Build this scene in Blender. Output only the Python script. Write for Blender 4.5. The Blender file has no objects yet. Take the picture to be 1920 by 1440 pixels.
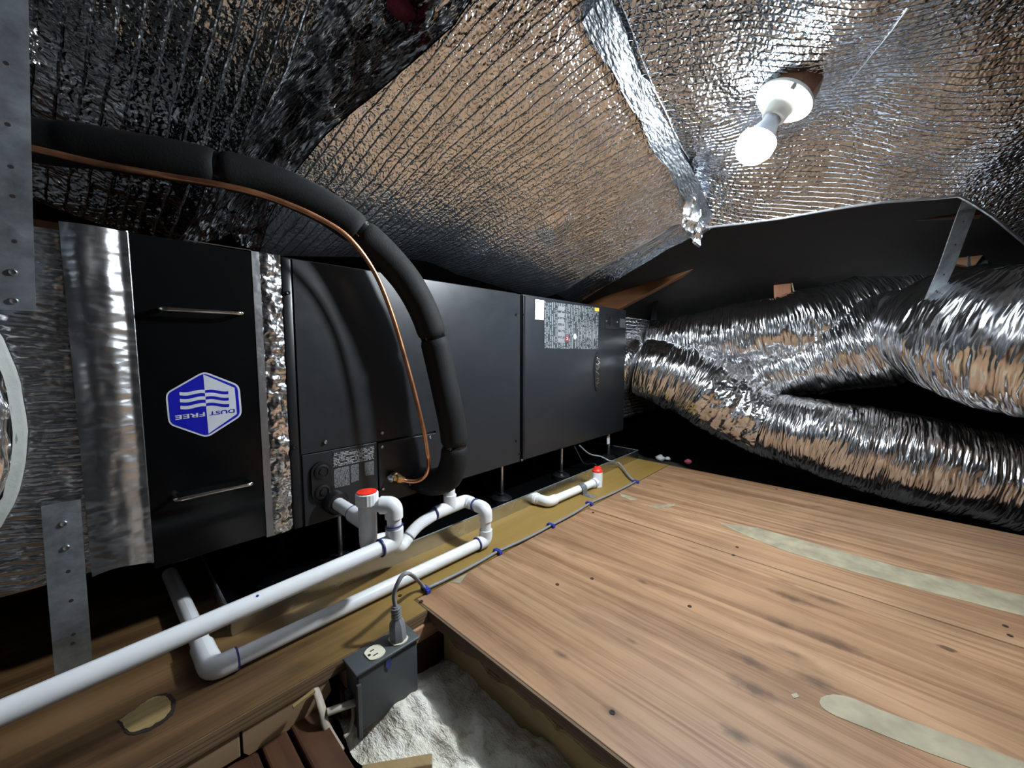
import bpy, bmesh, math, random
from mathutils import Vector, Matrix, noise
random.seed(7)
V = Vector
SC = bpy.context.scene
COL = SC.collection
# ------------------------------------------------------------------ camera
FPX, YAW, PITCH, CAMZ = 734.5, 0.7587, 0.0844, 0.50
CF = V((math.cos(YAW)*math.cos(PITCH), math.sin(YAW)*math.cos(PITCH), -math.sin(PITCH)))
CR = V((math.sin(YAW), -math.cos(YAW), 0))
CU = CR.cross(CF)
CP = V((0, 0, CAMZ))
cam = bpy.data.cameras.new('camera'); camo = bpy.data.objects.new('camera', cam); COL.objects.link(camo)
cam.sensor_width = 36.0; cam.lens = FPX/1920*36; cam.clip_start = 0.01
camo.matrix_world = Matrix(((CR.x, CU.x, -CF.x, CP.x), (CR.y, CU.y, -CF.y, CP.y), (CR.z, CU.z, -CF.z, CP.z), (0, 0, 0, 1)))
SC.camera = camo
# ------------------------------------------------------------------ world, exposure
w = bpy.data.worlds.new('world'); SC.world = w; w.use_nodes = True
w.node_tree.nodes['Background'].inputs[0].default_value = (0.55, 0.62, 0.75, 1)
w.node_tree.nodes['Background'].inputs[1].default_value = 0.02
SC.view_settings.view_transform = 'Standard'; SC.view_settings.look = 'None'
SC.view_settings.gamma = 1; SC.view_settings.use_curve_mapping = False
SC.view_settings.exposure = 1.5
SC.cycles.use_light_tree = False; SC.cycles.max_bounces = 5; SC.cycles.glossy_bounces = 4; SC.cycles.diffuse_bounces = 3; SC.cycles.transmission_bounces = 1; SC.cycles.volume_bounces = 0
BULB = 380.0        # emission of the lamp's globe

# ------------------------------------------------------------------ measuring: photo point -> place in the attic
def ray(x, y): return CF + CR*((x-960)/FPX) - CU*((y-720)/FPX)
def at(x, y, d): return CP + ray(x, y)*d
def _on(x, y, ax, v):
    r = ray(x, y); return CP + r*((v-CP[ax])/r[ax])
def onX(x, y, v): return _on(x, y, 0, v)
def onY(x, y, v): return _on(x, y, 1, v)
def onZ(x, y, v): return _on(x, y, 2, v)
def hit(x, y, zf, a=0.2, b=3.5):
    r = ray(x, y)
    g = lambda t: (CP.z+r.z*t) - zf(CP.x+r.x*t, CP.y+r.y*t)
    n = 300; p = a
    for i in range(1, n+1):
        t = a+(b-a)*i/n
        if g(t) >= 0:
            lo, hi = p, t
            for _ in range(30):
                m = (lo+hi)/2
                if g(m) >= 0: hi = m
                else: lo = m
            return CP + r*hi
        p = t
    return CP + r*1.2

# ------------------------------------------------------------------ materials
class NT:
    def __init__(s, name):
        s.m = bpy.data.materials.new(name); s.m.use_nodes = True
        s.t = s.m.node_tree; s.b = s.t.nodes['Principled BSDF']
    def n(s, typ, **kw):
        nd = s.t.nodes.new('ShaderNode'+typ)
        for k, v in kw.items():
            if k.startswith('i_'):
                nd.inputs[k[2:].replace('_', ' ')].default_value = v
            else: setattr(nd, k, v)
        return nd
    def l(s, a, b): s.t.links.new(a, b)
    def math(s, op, a, b=None, c=None, clamp=False):
        nd = s.n('Math', operation=op); nd.use_clamp = clamp
        for i, x in enumerate((a, b, c)):
            if x is None: continue
            if isinstance(x, (int, float)): nd.inputs[i].default_value = x
            else: s.l(x, nd.inputs[i])
        return nd.outputs[0]
    def mix(s, f, a, b, mode='MIX'):
        nd = s.n('Mix', data_type='RGBA', blend_type=mode)
        for i, x in ((0, f), (6, a), (7, b)):
            if isinstance(x, (int, float)): nd.inputs[i].default_value = x
            elif isinstance(x, tuple): nd.inputs[i].default_value = (*x[:3], 1)
            else: s.l(x, nd.inputs[i])
        return nd.outputs[2]
    def ramp(s, f, stops):
        nd = s.n('ValToRGB'); e = nd.color_ramp.elements
        while len(e) < len(stops): e.new(0.5)
        for q, (p, c) in zip(e, stops):
            q.position = p; q.color = (*c, 1) if not isinstance(c, (int, float)) else (c, c, c, 1)
        s.l(f, nd.inputs[0]); return nd.outputs[0]
    def pos(s): return s.n('NewGeometry').outputs['Position']
    def mapping(s, v, scale=(1, 1, 1), rot=(0, 0, 0), loc=(0, 0, 0)):
        nd = s.n('Mapping'); nd.inputs['Scale'].default_value = scale; nd.inputs['Rotation'].default_value = rot
        nd.inputs['Location'].default_value = loc; s.l(v, nd.inputs['Vector']); return nd.outputs[0]
    def noise(s, v, scale, detail=3, rough=0.55, dist=0.0, dim='3D'):
        nd = s.n('TexNoise', noise_dimensions=dim); nd.inputs['Scale'].default_value = scale; nd.inputs['Detail'].default_value = detail
        nd.inputs['Roughness'].default_value = rough; nd.inputs['Distortion'].default_value = dist
        s.l(v, nd.inputs['Vector']); return nd.outputs['Fac']
    def voro(s, v, scale, feature='F1', out='Distance', dim='3D'):
        nd = s.n('TexVoronoi', feature=feature, voronoi_dimensions=dim); nd.inputs['Scale'].default_value = scale
        s.l(v, nd.inputs['Vector']); return nd.outputs[out]
    def bump(s, h, dist, strength=1.0, normal=None):
        nd = s.n('Bump'); nd.inputs['Strength'].default_value = strength; nd.inputs['Distance'].default_value = dist
        s.l(h, nd.inputs['Height'])
        if normal is not None: s.l(normal, nd.inputs['Normal'])
        return nd.outputs[0]
    def set(s, col=None, rough=None, metal=None, spec=None, normal=None, coat=None):
        for k, x in (('Base Color', col), ('Roughness', rough), ('Metallic', metal), ('Specular IOR Level', spec), ('Normal', normal), ('Coat Weight', coat)):
            if x is None: continue
            i = s.b.inputs[k]
            if isinstance(x, (int, float)): i.default_value = x
            elif isinstance(x, tuple): i.default_value = (*x[:3], 1)
            else: s.l(x, i)
        return s.m

def plain(name, col, rough=0.5, metal=0.0, spec=0.5, vary=0.06, bump=0.0, bscale=60, coat=0.0):
    t = NT(name); p = t.pos()
    f = t.noise(p, 25, 2)
    c = t.mix(t.ramp(f, [(0.3, 0.0), (0.7, 1.0)]), tuple(x*(1-vary) for x in col), tuple(min(1, x*(1+vary)) for x in col))
    r = t.math('MULTIPLY_ADD', f, 0.12, max(0.02, rough-0.06))
    nrm = t.bump(t.noise(p, bscale, 4), bump) if bump else None
    return t.set(c, r, metal, spec, nrm, coat)

def foil(name, period=0.02, groove=0.0012, su=1.0, sv=1.0, crinkle=0.0014, cscale=60, fine=0.0004, fscale=260, rough=0.10, col=(0.86, 0.87, 0.89), dash=True):
    t = NT(name); uv = t.n('UVMap').outputs[0]
    wp = t.n('TexNoise', noise_dimensions='2D'); wp.inputs['Scale'].default_value = 18; wp.inputs['Detail'].default_value = 1; t.l(uv, wp.inputs['Vector'])
    ws = t.n('VectorMath', operation='SCALE'); t.l(wp.outputs['Color'], ws.inputs[0]); ws.inputs['Scale'].default_value = 0.006
    wa = t.n('VectorMath', operation='ADD'); t.l(uv, wa.inputs[0]); t.l(ws.outputs[0], wa.inputs[1])
    wv = wa.outputs[0]
    m2 = t.mapping(wv, (su, sv, 1)) if (su, sv) != (1, 1) else wv
    n1 = t.noise(m2, cscale, 1, 0.6, 0, '2D')
    v1 = t.voro(m2, cscale*0.9, dim='2D')
    h = t.math('ADD', n1, t.math('MULTIPLY', v1, 0.6))
    h = t.math('MULTIPLY_ADD', t.noise(m2, fscale, 0, 0.6, 0, '2D'), fine/crinkle, h)
    if period:
        sx = t.n('SeparateXYZ'); t.l(wv, sx.inputs[0])
        g = t.math('PINGPONG', sx.outputs[0], period/2)
        g = t.math('MULTIPLY', g, 2/period)
        g = t.ramp(g, [(0.0, 0.0), (0.16, 0.75), (0.45, 1.0)])
        if dash: g = t.math('MULTIPLY', g, t.math('MULTIPLY_ADD', n1, 1.2, 0.3))
        h = t.math('MULTIPLY_ADD', g, groove/crinkle, h)
    nrm = t.bump(h, crinkle)
    dirt = t.ramp(wp.outputs['Fac'], [(0.3, 0.84), (0.65, 1.0)])
    c = t.mix(1.0, col, dirt, 'MULTIPLY')
    return t.set(c, rough, 1.0, None, nrm)

def wood(name, cols, axis='Y', scale=1.0, rough=0.6, spots=(), ring=1.0, bump=0.0, extra=None):
    """cols: dark, mid, light. Grain runs along axis."""
    t = NT(name); p = t.pos()
    s = {'Y': (1, 0.055, 1), 'X': (0.055, 1, 1), 'Z': (1, 1, 0.06)}[axis]
    warp = t.noise(t.mapping(p, tuple(a*3 for a in s)), 2.2, 1)
    wv = t.n('VectorMath', operation='ADD'); t.l(t.mapping(p, s), wv.inputs[0])
    cx = t.n('CombineXYZ'); q = t.math('MULTIPLY', warp, 0.10*ring)
    for i in range(3): t.l(q, cx.inputs[i])
    t.l(cx.outputs[0], wv.inputs[1]); wv = wv.outputs[0]
    a = t.noise(wv, 42*scale, 2, 0.6)
    bnd = t.noise(wv, 17*scale, 1, 0.5)
    fine = t.noise(wv, 190*scale, 1, 0.7)
    c = t.ramp(bnd, [(0.30, cols[0]), (0.5, cols[1]), (0.72, cols[2])])
    c = t.mix(t.ramp(a, [(0.47, 0.0), (0.60, 0.6)]), c, cols[0])
    c = t.mix(t.math('MULTIPLY', t.ramp(fine, [(0.4, 0.0), (0.7, 1.0)]), 0.35), c, cols[2])
    blot = t.noise(p, 4.5, 3, 0.6)
    c = t.mix(1.0, c, t.ramp(blot, [(0.3, 0.80), (0.65, 1.04)]), 'MULTIPLY')
    if spots:
        tot = None; sn = t.math('MULTIPLY_ADD', t.noise(p, 60, 2), 0.9, -0.45)
        for (sx, sy, rx, ry, k) in spots:
            d = t.n('VectorMath', operation='SUBTRACT'); t.l(p, d.inputs[0]); d.inputs[1].default_value = (sx, sy, 0)
            m = t.n('VectorMath', operation='MULTIPLY'); t.l(d.outputs[0], m.inputs[0]); m.inputs[1].default_value = (1/rx, 1/ry, 0)
            ln = t.n('VectorMath', operation='LENGTH'); t.l(m.outputs[0], ln.inputs[0])
            dd = t.math('ADD', ln.outputs['Value'], sn)
            f = t.math('SUBTRACT', 1.0, dd, clamp=True); f = t.math('MINIMUM', t.math('MULTIPLY', f, k*1.1), 0.8)
            tot = f if tot is None else t.math('MAXIMUM', tot, f)
        c = t.mix(tot, c, tuple(x*0.30 for x in cols[0]))
    if extra: c = extra(t, p, c)
    r = t.math('MULTIPLY_ADD', a, 0.2, rough-0.1)
    return t.set(c, r, 0.0, 0.35, t.bump(t.math('ADD', a, fine), bump) if bump else None)

M = {}
M['foil_roof'] = foil('foil_roof', 0.030, 0.0024, crinkle=0.0010, cscale=70, rough=0.16, col=(.7,.72,.74))
M['foil_center'] = foil('foil_center', 0.022, 0.0015, crinkle=0.0010, cscale=110, fine=0.0003, rough=0.12)
M['foil_ceiling'] = foil('foil_ceiling', 0.012, 0.0014, crinkle=0.0014, cscale=100, fine=0.0005, rough=0.11, col=(0.60, 0.65, 0.72))
M['foil_crumple'] = foil('foil_crumple', 0, crinkle=0.012, cscale=22, fine=0.002, fscale=80, rough=0.12)
M['foil_plenum'] = foil('foil_plenum', 0.0115, 0.0032, sv=0.5, crinkle=0.0016, cscale=110, rough=0.24, dash=True)
M['foil_tape'] = foil('foil_tape', 0, crinkle=0.0008, cscale=26, fine=0.0003, fscale=120, rough=0.36, col=(.46,.47,.49))
M['foil_tape_crinkled'] = foil('foil_tape_crinkled', 0, crinkle=0.0035, cscale=60, fine=0.0004, fscale=160, rough=0.2)
M['foil_fold'] = foil('foil_fold', 0, crinkle=0.003, cscale=60, fine=0.0006, fscale=200, rough=0.45, col=(.15,.165,.18))
M['foil_ribs'] = foil('foil_ribs', 0, su=1.0, sv=0.5, crinkle=0.0014, cscale=120, fine=0.0003, rough=0.24)
M['foil_band'] = foil('foil_band', 0, su=0.35, sv=1.0, crinkle=0.0022, cscale=60, fine=0.0003, fscale=150, rough=0.30, col=(.66,.67,.69))
M['foil_duct'] = foil('foil_duct', 0, su=1.0, sv=0.13, crinkle=0.0075, cscale=75, fine=0.0030, fscale=190, rough=0.19)

def galv():
    t = NT('galvanised'); p = t.pos()
    v = t.voro(p, 55, out='Color'); sp = t.n('SeparateColor'); t.l(v, sp.inputs[0])
    n = t.noise(p, 28, 5, 0.65)
    c = t.mix(t.math('MULTIPLY', sp.outputs[0], 0.25), (0.38, 0.42, 0.45), (0.62, 0.67, 0.70))
    c = t.mix(1.0, c, t.ramp(n, [(0.3, 0.5), (0.7, 1.0)]), 'MULTIPLY')
    return t.set(c, t.math('MULTIPLY_ADD', n, 0.2, 0.32), 0.75, 0.5, t.bump(n, 0.0004))
M['galv'] = galv()
M['pan_metal'] = plain('pan_sheet_metal', (0.62, 0.63, 0.62), 0.26, 1.0, vary=0.1)
M['black_gloss'] = plain('black_gloss_paint', (0.0025, 0.003, 0.0035), 0.16, spec=0.35)
M['charcoal'] = plain('charcoal_paint', (0.016, 0.0185, 0.022), 0.33, spec=0.45, bump=0.00012, bscale=420)
M['charcoal_dark'] = plain('charcoal_paint_dark', (0.008, 0.009, 0.011), 0.36)
M['black'] = plain('black_plastic', (0.006, 0.006, 0.007), 0.4)
M['foam'] = plain('black_foam', (0.010, 0.011, 0.011), 0.72, spec=0.25, bump=0.0004, bscale=300)
M['vinyl_tape'] = plain('black_vinyl_tape', (0.006, 0.006, 0.006), 0.12)
M['copper'] = plain('copper', (0.80, 0.36, 0.18), 0.3, 0.9, vary=0.25)
M['brass'] = plain('brass', (0.72, 0.52, 0.24), 0.28, 1.0, vary=0.2)
M['pvc'] = plain('white_pvc', (0.80, 0.81, 0.82), 0.22, spec=0.5, vary=0.03)
M['primer'] = plain('blue_primer', (0.035, 0.04, 0.20), 0.35)
M['red'] = plain('red_plastic', (0.85, 0.03, 0.012), 0.4)
M['mastic'] = plain('grey_mastic', (0.34, 0.355, 0.33), 0.65, bump=0.003, bscale=40)
M['cable'] = plain('grey_cable', (0.20, 0.205, 0.215), 0.5)
M['staple'] = plain('blue_staple', (0.02, 0.035, 0.30), 0.4)
M['box_grey'] = plain('dark_grey_box', (0.062, 0.070, 0.074), 0.5)
M['ivory'] = plain('ivory_receptacle', (0.72, 0.68, 0.52), 0.35)
M['porcelain'] = plain('white_porcelain', (0.55, 0.55, 0.49), 0.3)
M['neck'] = plain('bulb_collar', (0.45, 0.48, 0.53), 0.4)
M['chrome'] = plain('chrome', (0.80, 0.77, 0.70), 0.16, 1.0)
M['screw'] = plain('zinc_screw', (0.62, 0.63, 0.64), 0.3, 1.0)
M['sheath'] = plain('beige_cable_sheath', (0.40, 0.34, 0.27), 0.55)
M['wire_beige'] = plain('beige_wire', (0.35, 0.31, 0.18), 0.6)
M['white'] = plain('white_print', (0.74, 0.75, 0.78), 0.35)
M['badge_white'] = plain('badge_white', (0.55, 0.57, 0.61), 0.3)
M['badge_blue'] = plain('badge_blue', (0.008, 0.010, 0.34), 0.3)
M['yellow'] = plain('yellow_print', (0.8, 0.5, 0.04), 0.4)
M['maroon'] = plain('maroon_print', (0.22, 0.03, 0.05), 0.4)
M['pink'] = plain('pink_insulation', (0.24, 0.04, 0.07), 0.9, bump=0.004, bscale=50)
M['putty'] = plain('pale_putty', (0.28, 0.245, 0.16), 0.7, vary=0.22, bump=0.0006, bscale=120)
M['knot_patch'] = wood('knot_patch', ((0.281, 0.195, 0.078), (0.359, 0.257, 0.109), (0.406, 0.296, 0.133)), 'X', 2.0)
M['dark_hole'] = plain('dark_bark', (0.02, 0.012, 0.008), 0.8)

def _spots(L): 
    o = []
    for (px, py, rx, ry, k) in L:
        q = onZ(px, py, 0); o.append((q.x, q.y, rx*1.5, ry*1.4, k))
    return o
deck_spots = _spots([(1485, 1122, .012, .034, .8), (1553, 1127, .010, .03, .6), (1465, 1170, .011, .026, .7), (1558, 1203, .014, .036, .8),
    (1485, 1225, .010, .030, .6), (1402, 1238, .009, .024, .8), (1412, 1292, .011, .030, .9), (1530, 1280, .012, .030, .7),
    (1380, 1378, .008, .018, .8), (1776, 1216, .005, .011, 1.6), (1052, 1228, .007, .013, .7), (1205, 1091, .005, .013, .8),
    (1470, 1090, .007, .02, .5), (1148, 1336, .006, .012, .8), (1186, 1203, .004, .010, .6), (1495, 1433, .010, .022, .7),
    (1518, 993, .010, .022, .5), (1535, 950, .010, .026, .5), (1760, 1076, .010, .03, .5), (1300, 1027, .006, .016, .4), (1175, 940, .008, .02, .5), (1232, 910, .008, .02, .5)])
M['deck'] = wood('plywood_deck', ((0.185, 0.092, 0.044), (0.312, 0.176, 0.091), (0.382, 0.232, 0.130)), 'Y', 1.5, 0.55, deck_spots, ring=3.0)
def _yel_falloff(t, p, c):  # yellow board tone towards +X, with light falloff also painted into the brown
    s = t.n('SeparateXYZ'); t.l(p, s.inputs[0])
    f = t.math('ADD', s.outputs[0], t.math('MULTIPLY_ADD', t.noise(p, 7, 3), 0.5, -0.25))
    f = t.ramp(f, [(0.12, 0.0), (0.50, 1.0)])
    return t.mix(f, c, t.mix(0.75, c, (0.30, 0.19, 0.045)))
M['platform'] = wood('platform_board', ((0.060, 0.031, 0.013), (0.125, 0.068, 0.028), (0.19, 0.108, 0.045)), 'X', 1.0, 0.55, _spots([(715, 1185, .016, .012, .9), (560, 1250, .02, .010, .6), (230, 1400, .03, .012, .6)]), extra=_yel_falloff, ring=2.0)
def _ply_edge(t, p, c):
    s = t.n('SeparateXYZ'); t.l(p, s.inputs[0])
    g = t.math('PINGPONG', s.outputs[2], 0.0032); g = t.math('MULTIPLY', g, 1/0.0032)
    return t.mix(t.ramp(g, [(0.2, 0.75), (0.45, 0.0)]), c, (0.10, 0.055, 0.028))
M['ply_edge'] = wood('plywood_edge', ((0.185, 0.118, 0.059), (0.269, 0.176, 0.092), (0.319, 0.218, 0.126)), 'X', 1.5, 0.7, extra=_ply_edge)
M['ply_edge_y'] = wood('plywood_edge_worn', ((0.077, 0.049, 0.032), (0.119, 0.077, 0.049), (0.168, 0.112, 0.070)), 'Y', 1.5, 0.75, extra=_ply_edge)
M['torn'] = wood('torn_wood', ((0.112, 0.070, 0.035), (0.238, 0.168, 0.091), (0.350, 0.273, 0.168)), 'Y', 2.0, 0.8, bump=0.003)
M['lumber'] = wood('pale_lumber', ((0.264, 0.168, 0.088), (0.334, 0.221, 0.123), (0.405, 0.282, 0.168)), 'X', 1.2, 0.6)
M['lumber_y'] = wood('yellow_lumber', ((0.263, 0.175, 0.079), (0.333, 0.227, 0.105), (0.394, 0.280, 0.140)), 'Y', 0.8, 0.6)
M['red_lumber'] = wood('reddish_lumber', ((0.274, 0.127, 0.059), (0.412, 0.216, 0.108), (0.510, 0.294, 0.167)), 'X', 1.2, 0.6)
M['old_wood'] = wood('old_brown_wood', ((0.050, 0.022, 0.012), (0.080, 0.036, 0.018), (0.11, 0.052, 0.027)), 'Y', 1.0, 0.42)
M['rafter'] = wood('rafter_wood', ((0.13, 0.052, 0.021), (0.20, 0.085, 0.036), (0.25, 0.118, 0.052)), 'Y', 1.0, 0.6)
M['post'] = wood('post_wood', ((0.30, 0.12, 0.06), (0.42, 0.18, 0.09), (0.50, 0.24, 0.13)), 'Z', 1.0, 0.6)
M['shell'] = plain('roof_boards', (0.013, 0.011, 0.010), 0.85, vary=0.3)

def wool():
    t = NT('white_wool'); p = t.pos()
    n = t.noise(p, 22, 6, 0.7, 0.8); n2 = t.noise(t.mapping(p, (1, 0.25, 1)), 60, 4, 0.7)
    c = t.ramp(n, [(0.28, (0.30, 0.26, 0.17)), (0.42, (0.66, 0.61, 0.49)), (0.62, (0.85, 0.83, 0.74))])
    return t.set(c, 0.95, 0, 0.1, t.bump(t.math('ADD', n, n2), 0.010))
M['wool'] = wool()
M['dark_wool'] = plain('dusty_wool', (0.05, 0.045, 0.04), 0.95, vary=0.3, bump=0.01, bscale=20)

def label_print(name, base, ink, rows, vert=True, thick=0.5, gloss=0.2):
    t = NT(name); uv = t.n('UVMap').outputs[0]; s = t.n('SeparateXYZ'); t.l(uv, s.inputs[0])
    a, b = (s.outputs[0], s.outputs[1]) if vert else (s.outputs[1], s.outputs[0])
    line = t.math('FRACT', t.math('MULTIPLY', a, rows))
    line = t.math('LESS_THAN', line, thick)
    row = t.math('FLOOR', t.math('MULTIPLY', a, rows))
    cx = t.n('CombineXYZ'); t.l(t.math('MULTIPLY', row, 7.31), cx.inputs[0]); t.l(t.math('MULTIPLY', b, 60), cx.inputs[1])
    w1 = t.n('TexWhiteNoise', noise_dimensions='2D'); 
    fl = t.n('VectorMath', operation='FLOOR'); t.l(cx.outputs[0], fl.inputs[0]); t.l(fl.outputs[0], w1.inputs['Vector'])
    ch = t.math('GREATER_THAN', w1.outputs['Value'], 0.22)
    cx2 = t.n('CombineXYZ'); t.l(t.math('MULTIPLY', row, 3.7), cx2.inputs[0]); t.l(t.math('MULTIPLY', b, 5), cx2.inputs[1])
    n = t.noise(cx2.outputs[0], 1.0, 1); blk = t.math('GREATER_THAN', n, 0.40)
    f = t.math('MULTIPLY', t.math('MULTIPLY', line, ch), blk)
    return t.set(t.mix(f, base, ink), gloss, 0, 0.5)
M['label_big'] = label_print('printed_label', (0.040, 0.047, 0.052), (0.24, 0.26, 0.27), 34, True, 0.5, 0.18)
M['label_small'] = label_print('printed_plate', (0.016, 0.018, 0.020), (0.34, 0.35, 0.36), 26, True, 0.45, 0.4)
M['label_table'] = label_print('printed_table', (0.02, 0.022, 0.024), (0.32, 0.33, 0.34), 9, False, 0.6, 0.4)
M['barcode'] = label_print('barcode_sticker', (0.72, 0.74, 0.76), (0.12, 0.12, 0.12), 8, True, 0.3, 0.4)

def emit(name, col, s):
    t = NT(name); t.b.inputs['Base Color'].default_value = (0.9, 0.9, 0.9, 1)
    t.b.inputs['Emission Color'].default_value = (*col, 1); t.b.inputs['Emission Strength'].default_value = s
    return t.m
M['bulb'] = emit('lit_globe', (0.86, 0.94, 1.0), BULB)

# ------------------------------------------------------------------ mesh helpers
class G:
    """collects geometry of one part"""
    def __init__(s): s.v = []; s.f = []; s.uv = []
    def add(s, vs, fs, uvs=None):
        o = len(s.v); s.v += [V(p) for p in vs]; s.f += [tuple(i+o for i in f) for f in fs]
        s.uv += list(uvs) if uvs else [(0, 0)]*len(vs)
        return s
    def box(s, x0, x1, y0, y1, z0, z1, bev=0.0):
        bm = bmesh.new(); bmesh.ops.create_cube(bm, size=1)
        for v in bm.verts: v.co = ((x0+x1)/2+v.co.x*(x1-x0), (y0+y1)/2+v.co.y*(y1-y0), (z0+z1)/2+v.co.z*(z1-z0))
        if bev: bmesh.ops.bevel(bm, geom=bm.edges[:], offset=bev, segments=2, affect='EDGES', profile=0.5)
        bm.verts.index_update()
        s.add([v.co.copy() for v in bm.verts], [[v.index for v in f.verts] for f in bm.faces], [(v.co.x, v.co.z) for v in bm.verts]); bm.free(); return s
    def obox(s, c, ax, ay, az, bev=0.0):
        """oriented box: centre and three half-axis vectors"""
        bm = bmesh.new(); bmesh.ops.create_cube(bm, size=2)
        if bev:
            sc = [a.length for a in (ax, ay, az)]
            for v in bm.verts: v.co = (v.co.x*sc[0], v.co.y*sc[1], v.co.z*sc[2])
            bmesh.ops.bevel(bm, geom=bm.edges[:], offset=bev, segments=2, affect='EDGES', profile=0.5)
            for v in bm.verts: v.co = (v.co.x/sc[0], v.co.y/sc[1], v.co.z/sc[2])
        bm.verts.index_update()
        s.add([c+ax*v.co.x+ay*v.co.y+az*v.co.z for v in bm.verts], [[v.index for v in f.verts] for f in bm.faces]); bm.free(); return s
    def tube(s, pts, r, n=14, caps=True, squash=None, jitter=None):
        pts = [V(p) for p in pts]; k = len(pts); rs = r if isinstance(r, (list, tuple)) else [r]*k
        vs, uv, fs = [], [], []; L = 0; prev = None
        for i, p in enumerate(pts):
            t = (pts[min(i+1, k-1)]-pts[max(i-1, 0)]).normalized()
            if prev is None:
                a = V((0, 0, 1)) if abs(t.z) < 0.9 else V((1, 0, 0)); nx = (a-t*a.dot(t)).normalized()
            else: nx = (prev-t*prev.dot(t)).normalized()
            prev = nx; ny = t.cross(nx)
            if i: L += (p-pts[i-1]).length
            for j in range(n+1):
                an = 2*math.pi*j/n; rr = rs[i]
                if jitter: rr = rr*(1+jitter(L, an % (2*math.pi), p))
                q = nx*math.cos(an)*rr*(squash or 1) + ny*math.sin(an)*rr
                vs.append(p+q); uv.append((L, an*rs[i]))
        for i in range(k-1):
            for j in range(n):
                a = i*(n+1)+j; fs.append((a, a+1, a+n+2, a+n+1))
        if caps:
            fs.append(tuple(range(n-1, -1, -1))); fs.append(tuple((k-1)*(n+1)+j for j in range(n)))
        return s.add(vs, fs, uv)
    def cyl(s, a, b, r, n=16, r2=None): return s.tube([a, b], [r, r if r2 is None else r2], n)
    def lathe(s, c, axis, prof, n=28, scallop=0, sc_amp=0.0):
        axis = V(axis).normalized(); a = V((0, 0, 1)) if abs(axis.z) < 0.9 else V((1, 0, 0))
        nx = (a-axis*a.dot(axis)).normalized(); ny = axis.cross(nx); c = V(c); vs, fs, uv = [], [], []
        for (r, t) in prof:
            for j in range(n):
                an = 2*math.pi*j/n; rr = r*(1+sc_amp*(1 if j % 2 else -1)) if scallop else r
                vs.append(c+axis*t+(nx*math.cos(an)+ny*math.sin(an))*rr); uv.append((an*r, t))
        m = len(prof)
        for i in range(m-1):
            for j in range(n):
                a0 = i*n+j; b0 = i*n+(j+1) % n; fs.append((a0, b0, b0+n, a0+n))
        fs.append(tuple(range(n-1, -1, -1))); fs.append(tuple((m-1)*n+j for j in range(n)))
        return s.add(vs, fs, uv)
    def poly(s, pts, d):
        """flat outline (3D points) given thickness vector d"""
        pts = [V(p) for p in pts]; n = len(pts); d = V(d)
        fs = [tuple(range(n)), tuple(range(2*n-1, n-1, -1))]+[(i, i+n, (i+1) % n+n, (i+1) % n) for i in range(n)]
        return s.add(pts+[p+d for p in pts], fs)
    def grid(s, nu, nv, fn, uvfn=None):
        vs, uv, fs = [], [], []
        for j in range(nv+1):
            for i in range(nu+1):
                p = fn(i/nu, j/nv); vs.append(p); uv.append(uvfn(i/nu, j/nv, p) if uvfn else (p.x, p.y))
        for j in range(nv):
            for i in range(nu):
                a = j*(nu+1)+i; fs.append((a, a+1, a+nu+2, a+nu+1))
        return s.add(vs, fs, uv)

ORG = {}
def thing(name, label, cat, loc, group=None, kind=None):
    o = bpy.data.objects.new(name, None); COL.objects.link(o); o.location = V(loc); o.empty_display_size = 0.05
    ORG[o] = V(loc)
    if label: o['label'] = label
    if cat: o['category'] = cat
    if group: o['group'] = group
    if kind: o['kind'] = kind
    return o
def obj(name, g, mat, parent=None, smooth=False, label=None, cat=None, group=None, kind=None, angle=40):
    me = bpy.data.meshes.new(name)
    if parent is not None: org = ORG[parent]
    else:
        n = len(g.v); org = V((sum(p.x for p in g.v)/n, sum(p.y for p in g.v)/n, min(p.z for p in g.v)))
    me.from_pydata([tuple(p-org) for p in g.v], [], g.f)
    ul = me.uv_layers.new(name='UVMap')
    for lp in me.loops: ul.data[lp.index].uv = g.uv[lp.vertex_index]
    bm = bmesh.new(); bm.from_mesh(me); bmesh.ops.recalc_face_normals(bm, faces=bm.faces[:]); bm.to_mesh(me); bm.free()
    if smooth:
        for p in me.polygons: p.use_smooth = True
        if angle < 180: me.set_sharp_from_angle(angle=math.radians(angle))
    me.materials.append(M[mat])
    o = bpy.data.objects.new(name, me); COL.objects.link(o); ORG[o] = org
    if parent is not None: o.parent = parent
    else: o.location = org
    for k, x in (('label', label), ('category', cat), ('group', group), ('kind', kind)):
        if x: o[k] = x
    return o
def copy_part(src, parent, delta):
    """a part copied with shared mesh under the same parent, moved by delta"""
    c = src.copy(); COL.objects.link(c); c.parent = parent; c.location = src.location+V(delta); return c
def fillet(pts, r, n=7):
    pts = [V(p) for p in pts]; out = [pts[0]]
    for i in range(1, len(pts)-1):
        a, b, c = pts[i-1], pts[i], pts[i+1]; u = (a-b).normalized(); w_ = (c-b).normalized()
        rr = min(r, (a-b).length*0.5, (c-b).length*0.5); p0 = b+u*rr; p2 = b+w_*rr
        for k in range(n+1):
            t = k/n; out.append(p0*(1-t)**2+b*2*t*(1-t)+p2*t*t)
    out.append(pts[-1]); return out
def smooth_path(pts, k=6):
    """Catmull-Rom through the points (tuples of any length)"""
    P = [tuple(p) for p in pts]; out = []
    for i in range(len(P)-1):
        p0, p1, p2, p3 = P[max(i-1, 0)], P[i], P[i+1], P[min(i+2, len(P)-1)]
        for q in range(k):
            t = q/k
            out.append(tuple(0.5*(2*b+(c-a)*t+(2*a-5*b+4*c-d)*t*t+(3*b-a-3*c+d)*t**3) for a, b, c, d in zip(p0, p1, p2, p3)))
    out.append(P[-1]); return out
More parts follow.
